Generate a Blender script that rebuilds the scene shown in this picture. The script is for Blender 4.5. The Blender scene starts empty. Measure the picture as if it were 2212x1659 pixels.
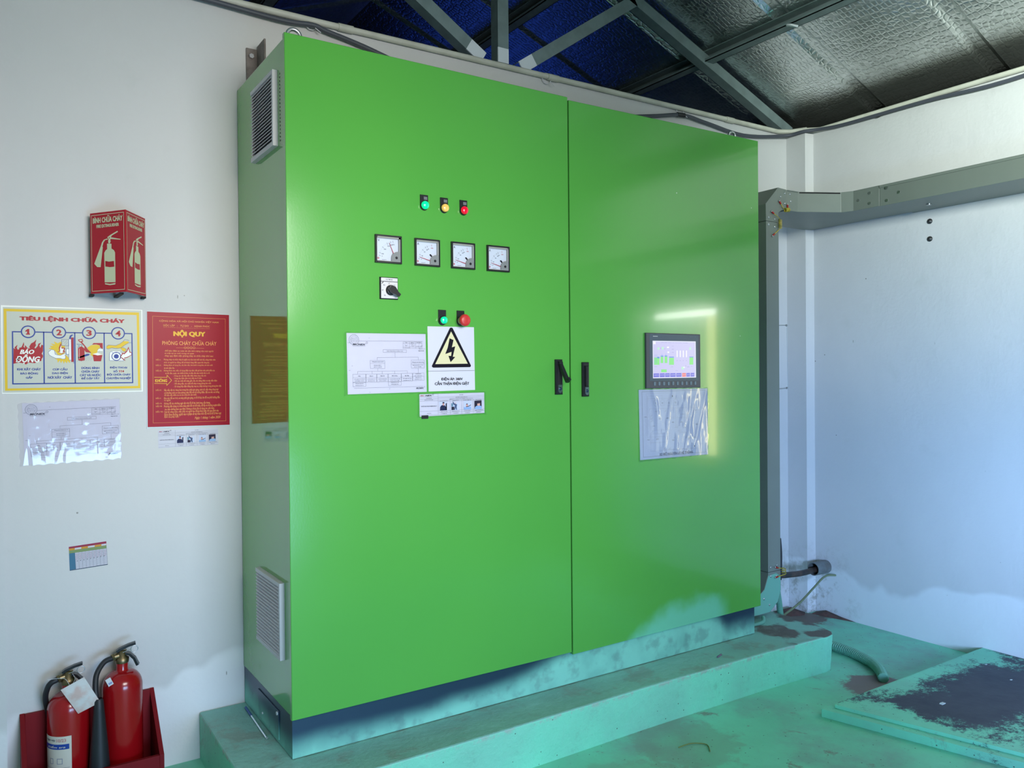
import bpy, math, random
from mathutils import Vector, Matrix
random.seed(7)
S = bpy.context.scene
COL = S.collection
PI = math.pi

# ------------------------------------------------------------------ camera
cam_d = bpy.data.cameras.new('camera'); cam = bpy.data.objects.new('camera', cam_d); COL.objects.link(cam)
yaw, pitch, roll = .5825, -.0092, -.0088
fw = Vector((math.sin(yaw)*math.cos(pitch), math.cos(yaw)*math.cos(pitch), math.sin(pitch)))
r0 = Vector((math.cos(yaw), -math.sin(yaw), 0)); u0 = r0.cross(fw)
rt = r0*math.cos(roll)+u0*math.sin(roll); up = -r0*math.sin(roll)+u0*math.cos(roll)
cam.matrix_world = Matrix(((rt.x, up.x, -fw.x, -.7777), (rt.y, up.y, -fw.y, -2.4193), (rt.z, up.z, -fw.z, 1.344), (0, 0, 0, 1)))
cam_d.sensor_width = 36; cam_d.lens = 36*1736.7/2212; cam_d.clip_start = .02; cam_d.clip_end = 60
S.camera = cam
S.view_settings.view_transform = 'Standard'; S.view_settings.look = 'None'
S.view_settings.gamma = 1; S.view_settings.use_curve_mapping = False
S.view_settings.exposure = 0.0

# ------------------------------------------------------------------ world, daylight through the openings and added fill lamps
w = bpy.data.worlds.new('world'); S.world = w; w.use_nodes = True
w.node_tree.nodes['Background'].inputs[0].default_value = (.55, .72, 1, 1)
w.node_tree.nodes['Background'].inputs[1].default_value = .35
def area(name, loc, aim, sx, sy, watts, col, spread=180):
    l = bpy.data.lights.new(name, 'AREA'); l.shape = 'RECTANGLE'; l.size = sx; l.size_y = sy; l.energy = watts; l.color = col
    l.spread = math.radians(spread)
    o = bpy.data.objects.new(name, l); COL.objects.link(o); o.location = loc
    o.rotation_euler = (Vector(aim)-Vector(loc)).to_track_quat('-Z', 'Y').to_euler(); return o
area('daylight_door_upper', (.25, -3.36, 2.15), (.2, 0, 1.5), 1.6, .8, 15.5, (1, .99, .97), 72)
area('daylight_door_lower', (.25, -3.36, .42), (.5, 0, .4), 1.6, .8, 16, (.38, .64, 1), 78)
area('warm_bounce_fill', (-.1, -3.34, 1.95), (.1, .4, 1.65), .5, .4, 1.9, (1, .84, .60), 40)  # added warm fill, imitating bounced sun on the wall and cabinet
area('right_wall_fill_upper', (.72, -3.34, 2.3), (3.1, -.97, 2.65), .5, .4, 20, (.90, 1, .93), 50)  # added fill aimed to brighten the upper right wall
area('right_wall_fill_lower', (.72, -3.34, .85), (3.1, -.92, .75), .5, .7, 20, (.36, .57, 1), 50)  # added blue fill for the lower right wall
area('daylight_window_right', (3.30, -1.62, 1.28), (0, -1.62, 1.28), .62, 1.0, 4.5, (.85, 1, .9))
area('head_strip_lamp', (3.295, -1.50, 1.765), (0, -1.50, 1.765), .74, .045, 2.4, (1, 1, .95))  # added strip lamp; its reflection makes the bright bar on the door
area('jamb_strip_lamp', (3.295, -1.335, 1.28), (0, -1.335, 1.28), .08, .95, 2.6, (1, .84, .35))  # added yellow strip lamp, imitating a sunlit jamb in the reflection
area('next_room_blue_fill', (2.2, 3.9, 1.6), (1.9, 1.2, 3.0), 1.6, 1.2, .9, (.04, .13, 1), 150)  # added lamp tinting the far roof blue, no opening behind it

# ------------------------------------------------------------------ materials
def srgb(r, g, b):
    f = lambda c: (c/255/12.92) if c/255 <= .04045 else ((c/255+.055)/1.055)**2.4
    return (f(r), f(g), f(b), 1)
MATS = {}
def mat(name, col, rough=.5, metal=0, coat=0, spec=.5, emit=None, es=1, noise=None, bump=None, alpha=1, trans=0):
    """noise=(scale, amount, second colour); bump=(scale, strength, distance)"""
    if name in MATS: return MATS[name]
    m = bpy.data.materials.new(name); m.use_nodes = True; nt = m.node_tree; b = nt.nodes['Principled BSDF']
    c = col if len(col) == 4 else (*col, 1)
    b.inputs['Base Color'].default_value = c; b.inputs['Roughness'].default_value = rough; b.inputs['Metallic'].default_value = metal
    b.inputs['Coat Weight'].default_value = coat; b.inputs['Coat Roughness'].default_value = .05
    b.inputs['Specular IOR Level'].default_value = spec
    b.inputs['Alpha'].default_value = alpha; b.inputs['Transmission Weight'].default_value = trans
    if emit: b.inputs['Emission Color'].default_value = emit; b.inputs['Emission Strength'].default_value = es
    tc = nt.nodes.new('ShaderNodeTexCoord')
    if noise:
        n = nt.nodes.new('ShaderNodeTexNoise'); n.inputs['Scale'].default_value = noise[0]; n.inputs['Detail'].default_value = 6
        nt.links.new(tc.outputs['Object'], n.inputs['Vector'])
        r = nt.nodes.new('ShaderNodeValToRGB'); r.color_ramp.elements[0].position = .42; r.color_ramp.elements[1].position = .62
        r.color_ramp.elements[0].color = (0, 0, 0, 1); r.color_ramp.elements[1].color = (noise[1],)*3+(1,)
        mx = nt.nodes.new('ShaderNodeMix'); mx.data_type = 'RGBA'
        mx.inputs[6].default_value = c; mx.inputs[7].default_value = noise[2]
        nt.links.new(n.outputs['Fac'], r.inputs['Fac']); nt.links.new(r.outputs['Color'], mx.inputs[0]); nt.links.new(mx.outputs[2], b.inputs['Base Color'])
    if bump:
        n2 = nt.nodes.new('ShaderNodeTexNoise'); n2.inputs['Scale'].default_value = bump[0]; n2.inputs['Detail'].default_value = 3
        nt.links.new(tc.outputs['Object'], n2.inputs['Vector'])
        bp = nt.nodes.new('ShaderNodeBump'); bp.inputs['Strength'].default_value = bump[1]; bp.inputs['Distance'].default_value = bump[2]
        nt.links.new(n2.outputs['Fac'], bp.inputs['Height']); nt.links.new(bp.outputs['Normal'], b.inputs['Normal'])
    MATS[name] = m; return m
class NT:
    """small node-graph writer; positions are in metres of the place (all structure meshes are laid out in world space)"""
    def __init__(s, name):
        s.m = bpy.data.materials.new(name); s.m.use_nodes = True; s.t = s.m.node_tree; s.b = s.t.nodes['Principled BSDF']
        g = s.t.nodes.new('ShaderNodeNewGeometry'); s.pos = g.outputs['Position']
        sp = s.t.nodes.new('ShaderNodeSeparateXYZ'); s.t.links.new(s.pos, sp.inputs[0]); s.x, s.y, s.z = sp.outputs
    def L(s, a, b): s.t.links.new(a, b)
    def put(s, sock, v):
        if isinstance(v, (int, float)): sock.default_value = v
        elif isinstance(v, tuple): sock.default_value = v if len(v) == 4 or sock.type == 'VECTOR' else (*v, 1)
        else: s.L(v, sock)
    def math(s, op, a, b=0, c=0):
        n = s.t.nodes.new('ShaderNodeMath'); n.operation = op; s.put(n.inputs[0], a); s.put(n.inputs[1], b); s.put(n.inputs[2], c); return n.outputs[0]
    def noise(s, scale, detail=4, vec=None, rough=.5, stretch=None, dist=0):
        n = s.t.nodes.new('ShaderNodeTexNoise'); n.inputs['Scale'].default_value = scale; n.inputs['Detail'].default_value = detail
        n.inputs['Roughness'].default_value = rough; n.inputs['Distortion'].default_value = dist
        v = vec or s.pos
        if stretch:
            mp = s.t.nodes.new('ShaderNodeMapping'); mp.inputs['Scale'].default_value = stretch; s.L(v, mp.inputs['Vector']); v = mp.outputs[0]
        s.L(v, n.inputs['Vector']); return n.outputs['Fac']
    def voro(s, scale, feature='F1', vec=None, stretch=None):
        n = s.t.nodes.new('ShaderNodeTexVoronoi'); n.feature = feature; n.inputs['Randomness'].default_value = .45 if feature != 'F1' else 1; n.inputs['Scale'].default_value = scale
        v = vec or s.pos
        if stretch:
            mp = s.t.nodes.new('ShaderNodeMapping'); mp.inputs['Scale'].default_value = stretch; s.L(v, mp.inputs['Vector']); v = mp.outputs[0]
        s.L(v, n.inputs['Vector']); return n.outputs['Distance']
    def ss(s, v, a, b):
        n = s.t.nodes.new('ShaderNodeMapRange'); n.interpolation_type = 'SMOOTHSTEP'; s.put(n.inputs[0], v)
        if a < b: n.inputs[1].default_value, n.inputs[2].default_value = a, b
        else: n.inputs[1].default_value, n.inputs[2].default_value, n.inputs[3].default_value, n.inputs[4].default_value = b, a, 1, 0
        return n.outputs[0]
    def mix(s, f, a, b):
        n = s.t.nodes.new('ShaderNodeMix'); n.data_type = 'RGBA'; s.put(n.inputs[0], f); s.put(n.inputs[6], a); s.put(n.inputs[7], b); return n.outputs[2]
    def bump(s, h, strength, dist, prev=None):
        n = s.t.nodes.new('ShaderNodeBump'); n.inputs['Strength'].default_value = strength; n.inputs['Distance'].default_value = dist
        s.L(h, n.inputs['Height'])
        if prev: s.L(prev, n.inputs['Normal'])
        return n.outputs[0]
    def done(s, col, rough=.6, metal=0, normal=None, spec=.5, coat=0):
        s.put(s.b.inputs['Base Color'], col); s.put(s.b.inputs['Roughness'], rough); s.put(s.b.inputs['Metallic'], metal)
        s.b.inputs['Specular IOR Level'].default_value = spec; s.b.inputs['Coat Weight'].default_value = coat; s.b.inputs['Coat Roughness'].default_value = .06
        if normal: s.L(normal, s.b.inputs['Normal'])
        return s.m

# ------------------------------------------------------------------ mesh writer
class G:
    def __init__(s, M=None): s.v = []; s.f = []; s.fm = []; s.mats = []; s.M = M or Matrix.Identity(4); s.sm = []
    def mi(s, m):
        if m not in s.mats: s.mats.append(m)
        return s.mats.index(m)
    def add(s, vs, fs, m, smooth=False):
        o = len(s.v); s.v += [tuple(s.M @ Vector(p)) for p in vs]; k = s.mi(m)
        for f in fs: s.f.append(tuple(i+o for i in f)); s.fm.append(k); s.sm.append(smooth)
    def box(s, x0, x1, y0, y1, z0, z1, m, ch=0):
        if ch:
            c = ch; a = [(x0+c, y0, z0+c), (x1-c, y0, z0+c), (x1-c, y0, z1-c), (x0+c, y0, z1-c)]
            b = [(x0, y0+c, z0), (x1, y0+c, z0), (x1, y0+c, z1), (x0, y0+c, z1)]; d = [(x0, y1, z0), (x1, y1, z0), (x1, y1, z1), (x0, y1, z1)]
            s.add(a+b+d, [(0, 1, 2, 3)]+[(4+i, 4+(i+1) % 4, (i+1) % 4, i) for i in range(4)]+[(8+i, 8+(i+1) % 4, 4+(i+1) % 4, 4+i) for i in range(4)]+[(11, 10, 9, 8)], m); return
        v = [(x, y, z) for z in (z0, z1) for y in (y0, y1) for x in (x0, x1)]
        s.add(v, [(0, 2, 3, 1), (4, 5, 7, 6), (0, 1, 5, 4), (2, 6, 7, 3), (0, 4, 6, 2), (1, 3, 7, 5)], m)
    def prism(s, pts, y0, y1, m, m2=None):
        """pts are (x, z), extruded from y0 (front) to y1"""
        n = len(pts); ar = sum(pts[i][0]*pts[(i+1) % n][1]-pts[(i+1) % n][0]*pts[i][1] for i in range(n))
        if ar < 0: pts = pts[::-1]
        v = [(x, y0, z) for x, z in pts]+[(x, y1, z) for x, z in pts]
        s.add(v, [tuple(range(n))], m); s.add(v, [tuple(range(2*n-1, n-1, -1))]+[(i, n+i, n+(i+1) % n, (i+1) % n) for i in range(n)], m2 or m)
    def slab(s, pts, z0, z1, m, m2=None):
        """pts are (x, y) counter-clockwise, extruded in z"""
        n = len(pts); v = [(x, y, z1) for x, y in pts]+[(x, y, z0) for x, y in pts]
        s.add(v, [tuple(range(n))], m); s.add(v, [tuple(range(2*n-1, n-1, -1))]+[(n+i, n+(i+1) % n, (i+1) % n, i) for i in range(n)], m2 or m)
    def tube(s, path, r, m, n=10, cap=True, smooth=True):
        P = [Vector(p) for p in path]; R = r if isinstance(r, (list, tuple)) else [r]*len(P); vs = []; fs = []
        t = (P[1]-P[0]).normalized(); nn = t.orthogonal().normalized()
        for i, p in enumerate(P):
            t = ((P[min(i+1, len(P)-1)]-P[i]).normalized()+(P[i]-P[max(i-1, 0)]).normalized())
            t = t.normalized() if t.length > 1e-6 else Vector((0, 0, 1))
            nn = (nn-t*nn.dot(t)); nn = nn.normalized() if nn.length > 1e-6 else t.orthogonal().normalized()
            b = t.cross(nn)
            vs += [tuple(p+(nn*math.cos(2*PI*k/n)+b*math.sin(2*PI*k/n))*R[i]) for k in range(n)]
        for i in range(len(P)-1):
            fs += [(i*n+k, i*n+(k+1) % n, (i+1)*n+(k+1) % n, (i+1)*n+k) for k in range(n)]
        s.add(vs, fs, m, smooth)
        if cap: s.add(vs[:n], [tuple(range(n-1, -1, -1))], m); s.add(vs[-n:], [tuple(range(n))], m)
    def lathe(s, prof, m, n=32, axis='z', c=(0, 0, 0), smooth=True):
        """prof: (radius, height) pairs; axis 'z' up or 'y' towards the viewer (-y)"""
        vs = []; fs = []
        for r, h in prof:
            for k in range(n):
                a = 2*PI*k/n
                vs.append((c[0]+r*math.cos(a), c[1]+r*math.sin(a), c[2]+h) if axis == 'z' else (c[0]+r*math.cos(a), c[1]-h, c[2]+r*math.sin(a)))
        for i in range(len(prof)-1): fs += [(i*n+k, i*n+(k+1) % n, (i+1)*n+(k+1) % n, (i+1)*n+k) for k in range(n)]
        s.add(vs, fs, m, smooth)
    def strip(s, pts, wd, y, m, closed=False):
        """flat line on the x-z plane at depth y, mitred"""
        n = len(pts); A = []; B = []; h = wd/2
        P = [Vector(p) for p in pts]
        for i in range(n):
            a = P[i-1] if (i or closed) else None; c = P[(i+1) % n] if (i < n-1 or closed) else None
            d1 = (P[i]-a).normalized() if a is not None else None; d2 = (c-P[i]).normalized() if c is not None else None
            if d1 is None: d1 = d2
            if d2 is None: d2 = d1
            n1 = Vector((-d1.y, d1.x)); n2 = Vector((-d2.y, d2.x)); mm = n1+n2
            mm = mm.normalized() if mm.length > 1e-4 else n1
            k = h/max(.45, mm.dot(n1)); A.append(P[i]+mm*k); B.append(P[i]-mm*k)
        vs = [(p.x, y, p.y) for p in A]+[(p.x, y, p.y) for p in B]
        s.add(vs, [(n+i, n+(i+1) % n, (i+1) % n, i) for i in range(n if closed else n-1)], m)
    def flat(s, pts, y, m):
        n = len(pts); ar = sum(pts[i][0]*pts[(i+1) % n][1]-pts[(i+1) % n][0]*pts[i][1] for i in range(n))
        if ar < 0: pts = pts[::-1]
        s.add([(x, y, z) for x, z in pts], [tuple(range(n))], m)
    def disc(s, c, r, y, m, n=32): s.flat([(c[0]+r*math.cos(2*PI*k/n), c[1]+r*math.sin(2*PI*k/n)) for k in range(n)], y, m)
    def ring(s, c, r, wd, y, m, n=36): s.strip([(c[0]+r*math.cos(2*PI*k/n), c[1]+r*math.sin(2*PI*k/n)) for k in range(n)], wd, y, m, True)
    def text(s, t, box, y, m, st=''):
        vs, fs, bb = glyphs(t, st); x0, z0, x1, z1 = box
        kx = (x1-x0)/max(1e-6, bb[2]-bb[0]); kz = (z1-z0)/max(1e-6, bb[3]-bb[1])
        hv = .055 if 'B' in st else .034 if 'b' in st else .016 if 's' in st else 0      # heavier strokes: the letter struck again a hair to each side
        offs = [(0, 0)]+([(-hv, 0), (hv, 0), (0, hv*.45), (0, -hv*.45)] if hv else [])
        for i, (ox, oz) in enumerate(offs): s.add([(x0+(a+ox-bb[0])*kx, y-.00004*i, z0+(b+oz-bb[1])*kz) for a, b in vs], fs, m)
    def build(s, name, parent=None, loc=None, bevel=0, seg=2):
        me = bpy.data.meshes.new(name); L = Vector(loc) if loc is not None else (wloc(parent) if parent else Vector((0, 0, 0)))
        me.from_pydata([tuple(Vector(p)-L) for p in s.v], [], s.f)
        for m in s.mats: me.materials.append(m)
        me.polygons.foreach_set('material_index', s.fm); me.polygons.foreach_set('use_smooth', s.sm); me.update()
        o = bpy.data.objects.new(name, me); COL.objects.link(o)
        if parent: o.parent = parent
        if loc is not None: o.location = L - (wloc(parent) if parent else Vector((0, 0, 0)))
        if bevel:
            b = o.modifiers.new('bevel', 'BEVEL'); b.width = bevel; b.segments = seg; b.limit_method = 'ANGLE'; b.angle_limit = .6
        return o
_gl = {}
def glyphs(t, st):
    if (t, st) in _gl: return _gl[(t, st)]
    cu = bpy.data.curves.new('t', 'FONT'); cu.body = t; cu.size = 1; cu.resolution_u = 2; cu.fill_mode = 'FRONT'
    cu.offset = .014
    if 'i' in st: cu.shear = .3
    o = bpy.data.objects.new('t', cu); COL.objects.link(o); bpy.context.view_layer.update()
    me = bpy.data.meshes.new_from_object(o.evaluated_get(bpy.context.evaluated_depsgraph_get()))
    vs = [(v.co.x, v.co.y) for v in me.vertices]; fs = []
    for p in me.polygons:
        i = list(p.vertices); a = sum(vs[i[k]][0]*vs[i[(k+1) % len(i)]][1]-vs[i[(k+1) % len(i)]][0]*vs[i[k]][1] for k in range(len(i)))
        fs.append(tuple(i) if a > 0 else tuple(i[::-1]))
    bb = (min(v[0] for v in vs), min(v[1] for v in vs), max(v[0] for v in vs), max(v[1] for v in vs))
    bpy.data.objects.remove(o); bpy.data.curves.remove(cu); bpy.data.meshes.remove(me)
    _gl[(t, st)] = (vs, fs, bb); return _gl[(t, st)]
def wloc(o):
    L = Vector((0, 0, 0))
    while o is not None: L += o.location; o = o.parent
    return L
def tag(o, label, cat, group=None, kind=None):
    o['label'] = label; o['category'] = cat
    if group: o['group'] = group
    if kind: o['kind'] = kind
    return o
def thing(name, loc, label, cat, group=None):
    o = bpy.data.objects.new(name, None); COL.objects.link(o); o.location = loc; o.empty_display_size = .05
    return tag(o, label, cat, group)
def node(name, parent, loc):
    o = bpy.data.objects.new(name, None); COL.objects.link(o); o.parent = parent; o.location = Vector(loc)-wloc(parent); o.empty_display_size = .02; return o
def struct(o): o['kind'] = 'structure'; return o
def copy_tree(o, parent=None, name=None):
    c = o.copy(); COL.objects.link(c); c.parent = parent
    for ch in list(o.children): copy_tree(ch, c)
    return c
def arc(c, r, a0, a1, n, plane='xz', y=0):
    return [(c[0]+r*math.cos(a0+(a1-a0)*k/n), y, c[1]+r*math.sin(a0+(a1-a0)*k/n)) for k in range(n+1)]
def spline(P, k=8):
    P = [Vector(p) for p in P]; out = []
    for i in range(len(P)-1):
        a, b, c, d = P[max(i-1, 0)], P[i], P[i+1], P[min(i+2, len(P)-1)]
        for j in range(k):
            t = j/k; out.append(.5*((2*b)+(c-a)*t+(2*a-5*b+4*c-d)*t*t+(3*b-a-3*c+d)*t**3))
    out.append(P[-1]); return out

# ------------------------------------------------------------------ printed artwork, tenths of a millimetre in the plane of each sheet (x, z)
PAL=['hazcream', 'ink', 'inkgrey', 'keygrey', 'paper', 'paper2', 'photoblue', 'photodark', 'photonavy', 'photopale', 'photoskin', 'photosuit', 'phototeal', 'postergold', 'posterred', 'postertrim', 'posteryellow', 'schedblue', 'schedgreen', 'schedink', 'schedorange', 'schedpink', 'schedred', 'screenbg', 'screenblu', 'screengrn', 'screengrn2', 'screenlav', 'screennav', 'screenred', 'screentxt', 'screenwhite', 'signblack', 'signblue', 'signgrey', 'signred', 'signwhite', 'signyellow']
ART={
 'board':[
  ('P',36,0,[-7276,15821,-3192,15825,-3205,13034,-7298,13035]),
  ('P',34,1,[-7213,15763,-3223,15802,-3245,13079,-7250,13075]),
  ('P',37,2,[-7191,15713,-3295,15733,-3285,13157,-7184,13135]),
  ('P',34,3,[-7118,15634,-3371,15642,-3355,13235,-7114,13205]),
  ('T', 35, 4, [-6759, 15329, -3751, 15524], 'TIÊU LỆNH CHỮA CHÁY', 'B'),
  ('R',33,4,3.6,[-6963,14995,-3525,15009,-3521,13348,-6973,13350]),
  ('L',33,4,3.6,[-6112,15005,-6116,13354]),
  ('L',33,4,3.6,[-5233,15004,-5236,13352]),
  ('L',33,4,3.6,[-4371,15008,-4373,13351]),
  ('C',34,5,[-6541,15001],18.2,0),
  ('C',33,6,[-6541,15001],18.2,3.6),
  ('P',35,6,[-6615,15034,-6553,15092,-6508,15093,-6510,14948,-6489,14948,-6489,14911,-6603,14909,-6602,14946,-6572,14947,-6571,15017,-6616,14995]),
  ('C',34,5,[-5682,15004],18.5,0),
  ('C',33,6,[-5682,15004],18.5,3.6),
  ('T', 35, 6, [-5751, 14909, -5613, 15091], '2', 'b'),
  ('C',34,5,[-4817,15005],18.9,0),
  ('C',33,6,[-4817,15005],18.9,3.6),
  ('T', 35, 6, [-4888, 14908, -4746, 15093], '3', 'b'),
  ('C',34,5,[-3950,15011],19.2,0),
  ('C',33,6,[-3950,15011],19.2,3.6),
  ('T', 35, 6, [-4024, 14912, -3876, 15101], '4', 'b'),
  ('P',35,4,[-6953,13982,-6941,14484,-6895,14443,-6912,14504,-6832,14588,-6859,14485,-6825,14423,-6781,14455,-6798,14485,-6728,14507,-6700,14569,-6664,14673,-6653,14590,-6675,14528,-6631,14487,-6639,14570,-6604,14550,-6578,14498,-6498,14468,-6515,14530,-6461,14634,-6389,14677,-6316,14761,-6345,14636,-6328,14574,-6373,14491,-6347,14470,-6283,14554,-6264,14627,-6183,14660,-6238,14575,-6212,14493,-6175,14597,-6135,14577,-6138,14389,-6178,14305,-6143,14264,-6140,14202,-6180,14139,-6190,14076,-6325,14045,-6361,14003,-6539,14023,-6611,13961,-6699,14002,-6804,14023]),
  ('T', 36, 6, [-6772, 14293, -6385, 14465], 'BÁO', 'bi'),
  ('T', 36, 6, [-6879, 13982, -6222, 14279], 'ĐỘNG', 'bi'),
  ('T', 33, 4, [-6850, 13772, -6203, 13869], 'KHI XẢY CHÁY', 'b'),
  ('T', 33, 4, [-6764, 13629, -6285, 13725], 'BÁO ĐỘNG', 'b'),
  ('T', 33, 4, [-6619, 13510, -6435, 13604], 'GẤP', 'b'),
  ('T', 33, 4, [-5875, 13770, -5462, 13868], 'CÚP CẦU', 'b'),
  ('T', 33, 4, [-5890, 13634, -5451, 13731], 'DAO ĐIỆN', 'b'),
  ('T', 33, 4, [-6015, 13502, -5326, 13606], 'NƠI XẢY  CHÁY', 'b'),
  ('T', 33, 4, [-5049, 13812, -4528, 13899], 'DÙNG BÌNH', 'b'),
  ('T', 33, 4, [-5054, 13694, -4522, 13786], 'CHỮA CHÁY', 'b'),
  ('T', 33, 4, [-5099, 13575, -4483, 13669], 'CÁT VÀ NƯỚC', 'b'),
  ('T', 33, 4, [-5057, 13456, -4525, 13562], 'ĐỂ DẬP TẮT', 'b'),
  ('T', 33, 4, [-4209, 13817, -3690, 13909], 'ĐIỆN THOẠI', 'b'),
  ('T', 33, 4, [-4303, 13575, -3583, 13675], 'ĐỘI CHỮA CHÁY', 'b'),
  ('T', 33, 4, [-4318, 13452, -3574, 13556], 'CHUYÊN NGHIỆP', 'b'),
  ('T', 33, 4, [-4106, 13700, -3983, 13790], 'SỐ', 'b'),
  ('P',35,4,[-3943,13756,-3923,13774,-3907,13774,-3908,13699,-3928,13700,-3927,13748,-3943,13739]),
  ('P',35,4,[-3888,13756,-3868,13774,-3852,13774,-3853,13699,-3872,13699,-3872,13747,-3888,13739]),
  ('T', 35, 4, [-3836, 13699, -3785, 13774], '4', 'b'),
  ('P',37,4,[-5986,14485,-5886,14507,-5958,14558,-5830,14571,-5939,14642,-5793,14613,-5829,14707,-5720,14646,-5627,14710,-5591,14606,-5517,14586,-5539,14353,-5503,14269,-5374,14143,-5385,14005,-5449,14079,-5469,13994,-5524,14068,-5553,13983,-5597,14089,-5635,14004,-5671,14099,-5727,14015,-5744,14120,-5817,14141,-5707,14162,-5742,14309,-5796,14393]),
  ('P',35,5,[-5636,14668,-5620,14521,-5509,14501,-5547,14395,-5501,14385,-5613,14300,-5741,14383,-5677,14383,-5694,14499]),
  ('P',36,6,[-5632,14584,-5620,14479,-5546,14480,-5590,14369,-5548,14363,-5622,14321,-5705,14368,-5658,14373,-5663,14478]),
  ('P',36,5,[-5997,14349,-5905,14444,-5823,14424,-5797,14288,-5724,14267,-5651,14257,-5502,14332,-5493,14290,-5521,14269,-5504,14205,-5523,14142,-5597,14137,-5652,14162,-5780,14162,-5889,14214,-5962,14265]),
  ('L',33,6,0.8,[-5997,14349,-5905,14444,-5823,14424,-5797,14288,-5724,14267,-5651,14257,-5502,14332,-5493,14290,-5521,14269,-5504,14205,-5523,14142,-5597,14137,-5652,14162,-5780,14162,-5889,14214,-5962,14265,-5997,14349]),
  ('P',34,6,[-5608,14774,-5413,14777,-5416,14570,-5610,14574]),
  ('R',33,7,0.9,[-5608,14774,-5413,14777,-5416,14570,-5610,14574]),
  ('L',33,7,0.5,[-5581,14690,-5543,14743]),
  ('L',33,7,0.5,[-5535,14649,-5460,14745]),
  ('L',33,7,0.5,[-5517,14596,-5442,14692]),
  ('P',35,5,[-5341,14842,-5276,14844,-5276,14047,-5342,14047]),
  ('P',33,5,[-5276,14844,-5259,14844,-5264,13994,-5277,13994]),
  ('P',36,6,[-5407,14778,-5342,14789,-5341,14100,-5408,14111]),
  ('R',33,7,0.7,[-5407,14778,-5342,14789,-5341,14100,-5408,14111]),
  ('P',36,7,[-5485,14470,-5407,14471,-5410,14291,-5484,14290]),
  ('R',33,8,0.9,[-5485,14470,-5407,14471,-5410,14291,-5484,14290]),
  ('P',33,5,[-5403,14799,-5374,14905,-5308,14943,-5281,14928,-5337,14864,-5348,14796]),
  ('P',35,5,[-5148,14772,-5019,14806,-4988,14721,-5026,14699,-4899,14530,-4871,14477,-4758,14343,-4920,14369,-4957,14444,-4956,14551,-5068,14688,-5101,14702]),
  ('P',34,6,[-5114,14757,-5038,14780,-5018,14733,-5086,14719]),
  ('P',35,6,[-5145,14484,-5107,14527,-5069,14549,-5050,14560,-5022,14546,-4975,14508,-4957,14476,-4952,14102,-5056,14076,-5141,14101]),
  ('L',33,7,1.2,[-5181,14629,-5031,14614,-5028,14560]),
  ('L',33,7,0.9,[-5144,14591,-5097,14570,-5155,14505]),
  ('L',36,7,0.8,[-5104,14485,-5108,14144]),
  ('P',37,5,[-4880,14509,-4765,14596,-4611,14620,-4515,14600,-4497,14514,-4575,14405,-4595,14340,-4460,14320,-4432,14277,-4463,14147,-4731,14232,-4788,14295,-4768,14339]),
  ('P',35,5,[-4736,14618,-4687,14672,-4417,14677,-4416,14471,-4497,14535,-4505,14600,-4611,14631]),
  ('P',33,6,[-5149,14197,-4883,14316,-4803,14306,-4826,14263,-5130,14165]),
  ('P',35,7,[-4715,14285,-4432,14277,-4473,14071,-4685,14071]),
  ('P',36,8,[-4721,14307,-4576,14351,-4422,14288,-4577,14263]),
  ('P',36,6,[-4575,14437,-4536,14491,-4420,14482,-4417,14406,-4537,14416,-4566,14394]),
  ('L',33,7,0.7,[-4575,14437,-4536,14491,-4420,14482]),
  ('L',33,4,0.3,[-5188,14048,-4978,14251]),
  ('L',33,4,0.3,[-5122,14054,-4937,14243]),
  ('L',33,4,0.3,[-5056,14061,-4895,14235]),
  ('L',33,4,0.3,[-4990,14067,-4853,14226]),
  ('L',33,4,0.3,[-4924,14074,-4811,14218]),
  ('L',33,4,0.3,[-4857,14081,-4770,14210]),
  ('L',33,4,0.3,[-4790,14087,-4728,14201]),
  ('P',37,6,[-4302,14570,-4243,14614,-4028,14596,-3889,14663,-3788,14752,-3639,14744,-3619,14700,-3730,14632,-3870,14521,-3950,14498,-4029,14519,-4146,14518,-4264,14477,-4307,14505]),
  ('L',33,7,0.8,[-4302,14570,-4243,14614,-4028,14596,-3889,14663,-3788,14752,-3748,14807,-3618,14777]),
  ('L',33,7,0.8,[-4307,14505,-4264,14477,-4146,14518,-4029,14497,-3870,14521,-3730,14632,-3619,14696,-3549,14701]),
  ('P',37,6,[-3890,14521,-3791,14533,-3702,14479,-3733,14391,-3812,14413,-3851,14467]),
  ('L',33,7,0.7,[-3890,14521,-3791,14533,-3702,14479,-3733,14391,-3812,14413]),
  ('P',36,5,[-4207,14365,-4148,14409,-3872,14401,-3853,14347,-3796,14084,-4220,14094,-4218,14278]),
  ('L',33,6,0.8,[-4207,14365,-4148,14409,-4129,14355,-3892,14357,-3872,14401,-3849,14347,-3796,14084,-4220,14094,-4218,14278,-4207,14365]),
  ('C',33,7,[-4012,14236],13.5,2.2),
  ('C',33,7,[-4012,14236],7.4,0),
  ('P',35,7,[-3904,14215,-3813,14369,-3783,14336,-3693,14425,-3635,14568,-3593,14393,-3543,14371,-3544,14283,-3675,14194,-3765,14172,-3741,14085]),
  ('P',36,8,[-3874,14220,-3807,14325,-3774,14303,-3683,14392,-3636,14502,-3613,14371,-3553,14349,-3554,14294,-3685,14216,-3779,14194,-3760,14133]),
 ],
 'regs':[
  ('P',15,0,[-3059,15798,-301,15774,-322,11759,-3098,11771]),
  ('P',14,1,[-3043,15779,-315,15752,-335,11791,-3067,11820]),
  ('R',13,2,0.8,[-2869,15625,-448,15603,-471,11938,-2894,11953]),
  ('T', 13, 2, [-2662, 15429, -682, 15517], 'CỘNG HÒA XÃ HỘI CHỦ NGHĨA VIỆT NAM', ''),
  ('T', 13, 2, [-2536, 15270, -989, 15368], 'ĐỘC LẬP   -   TỰ DO   -   HẠNH PHÚC', ''),
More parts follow.
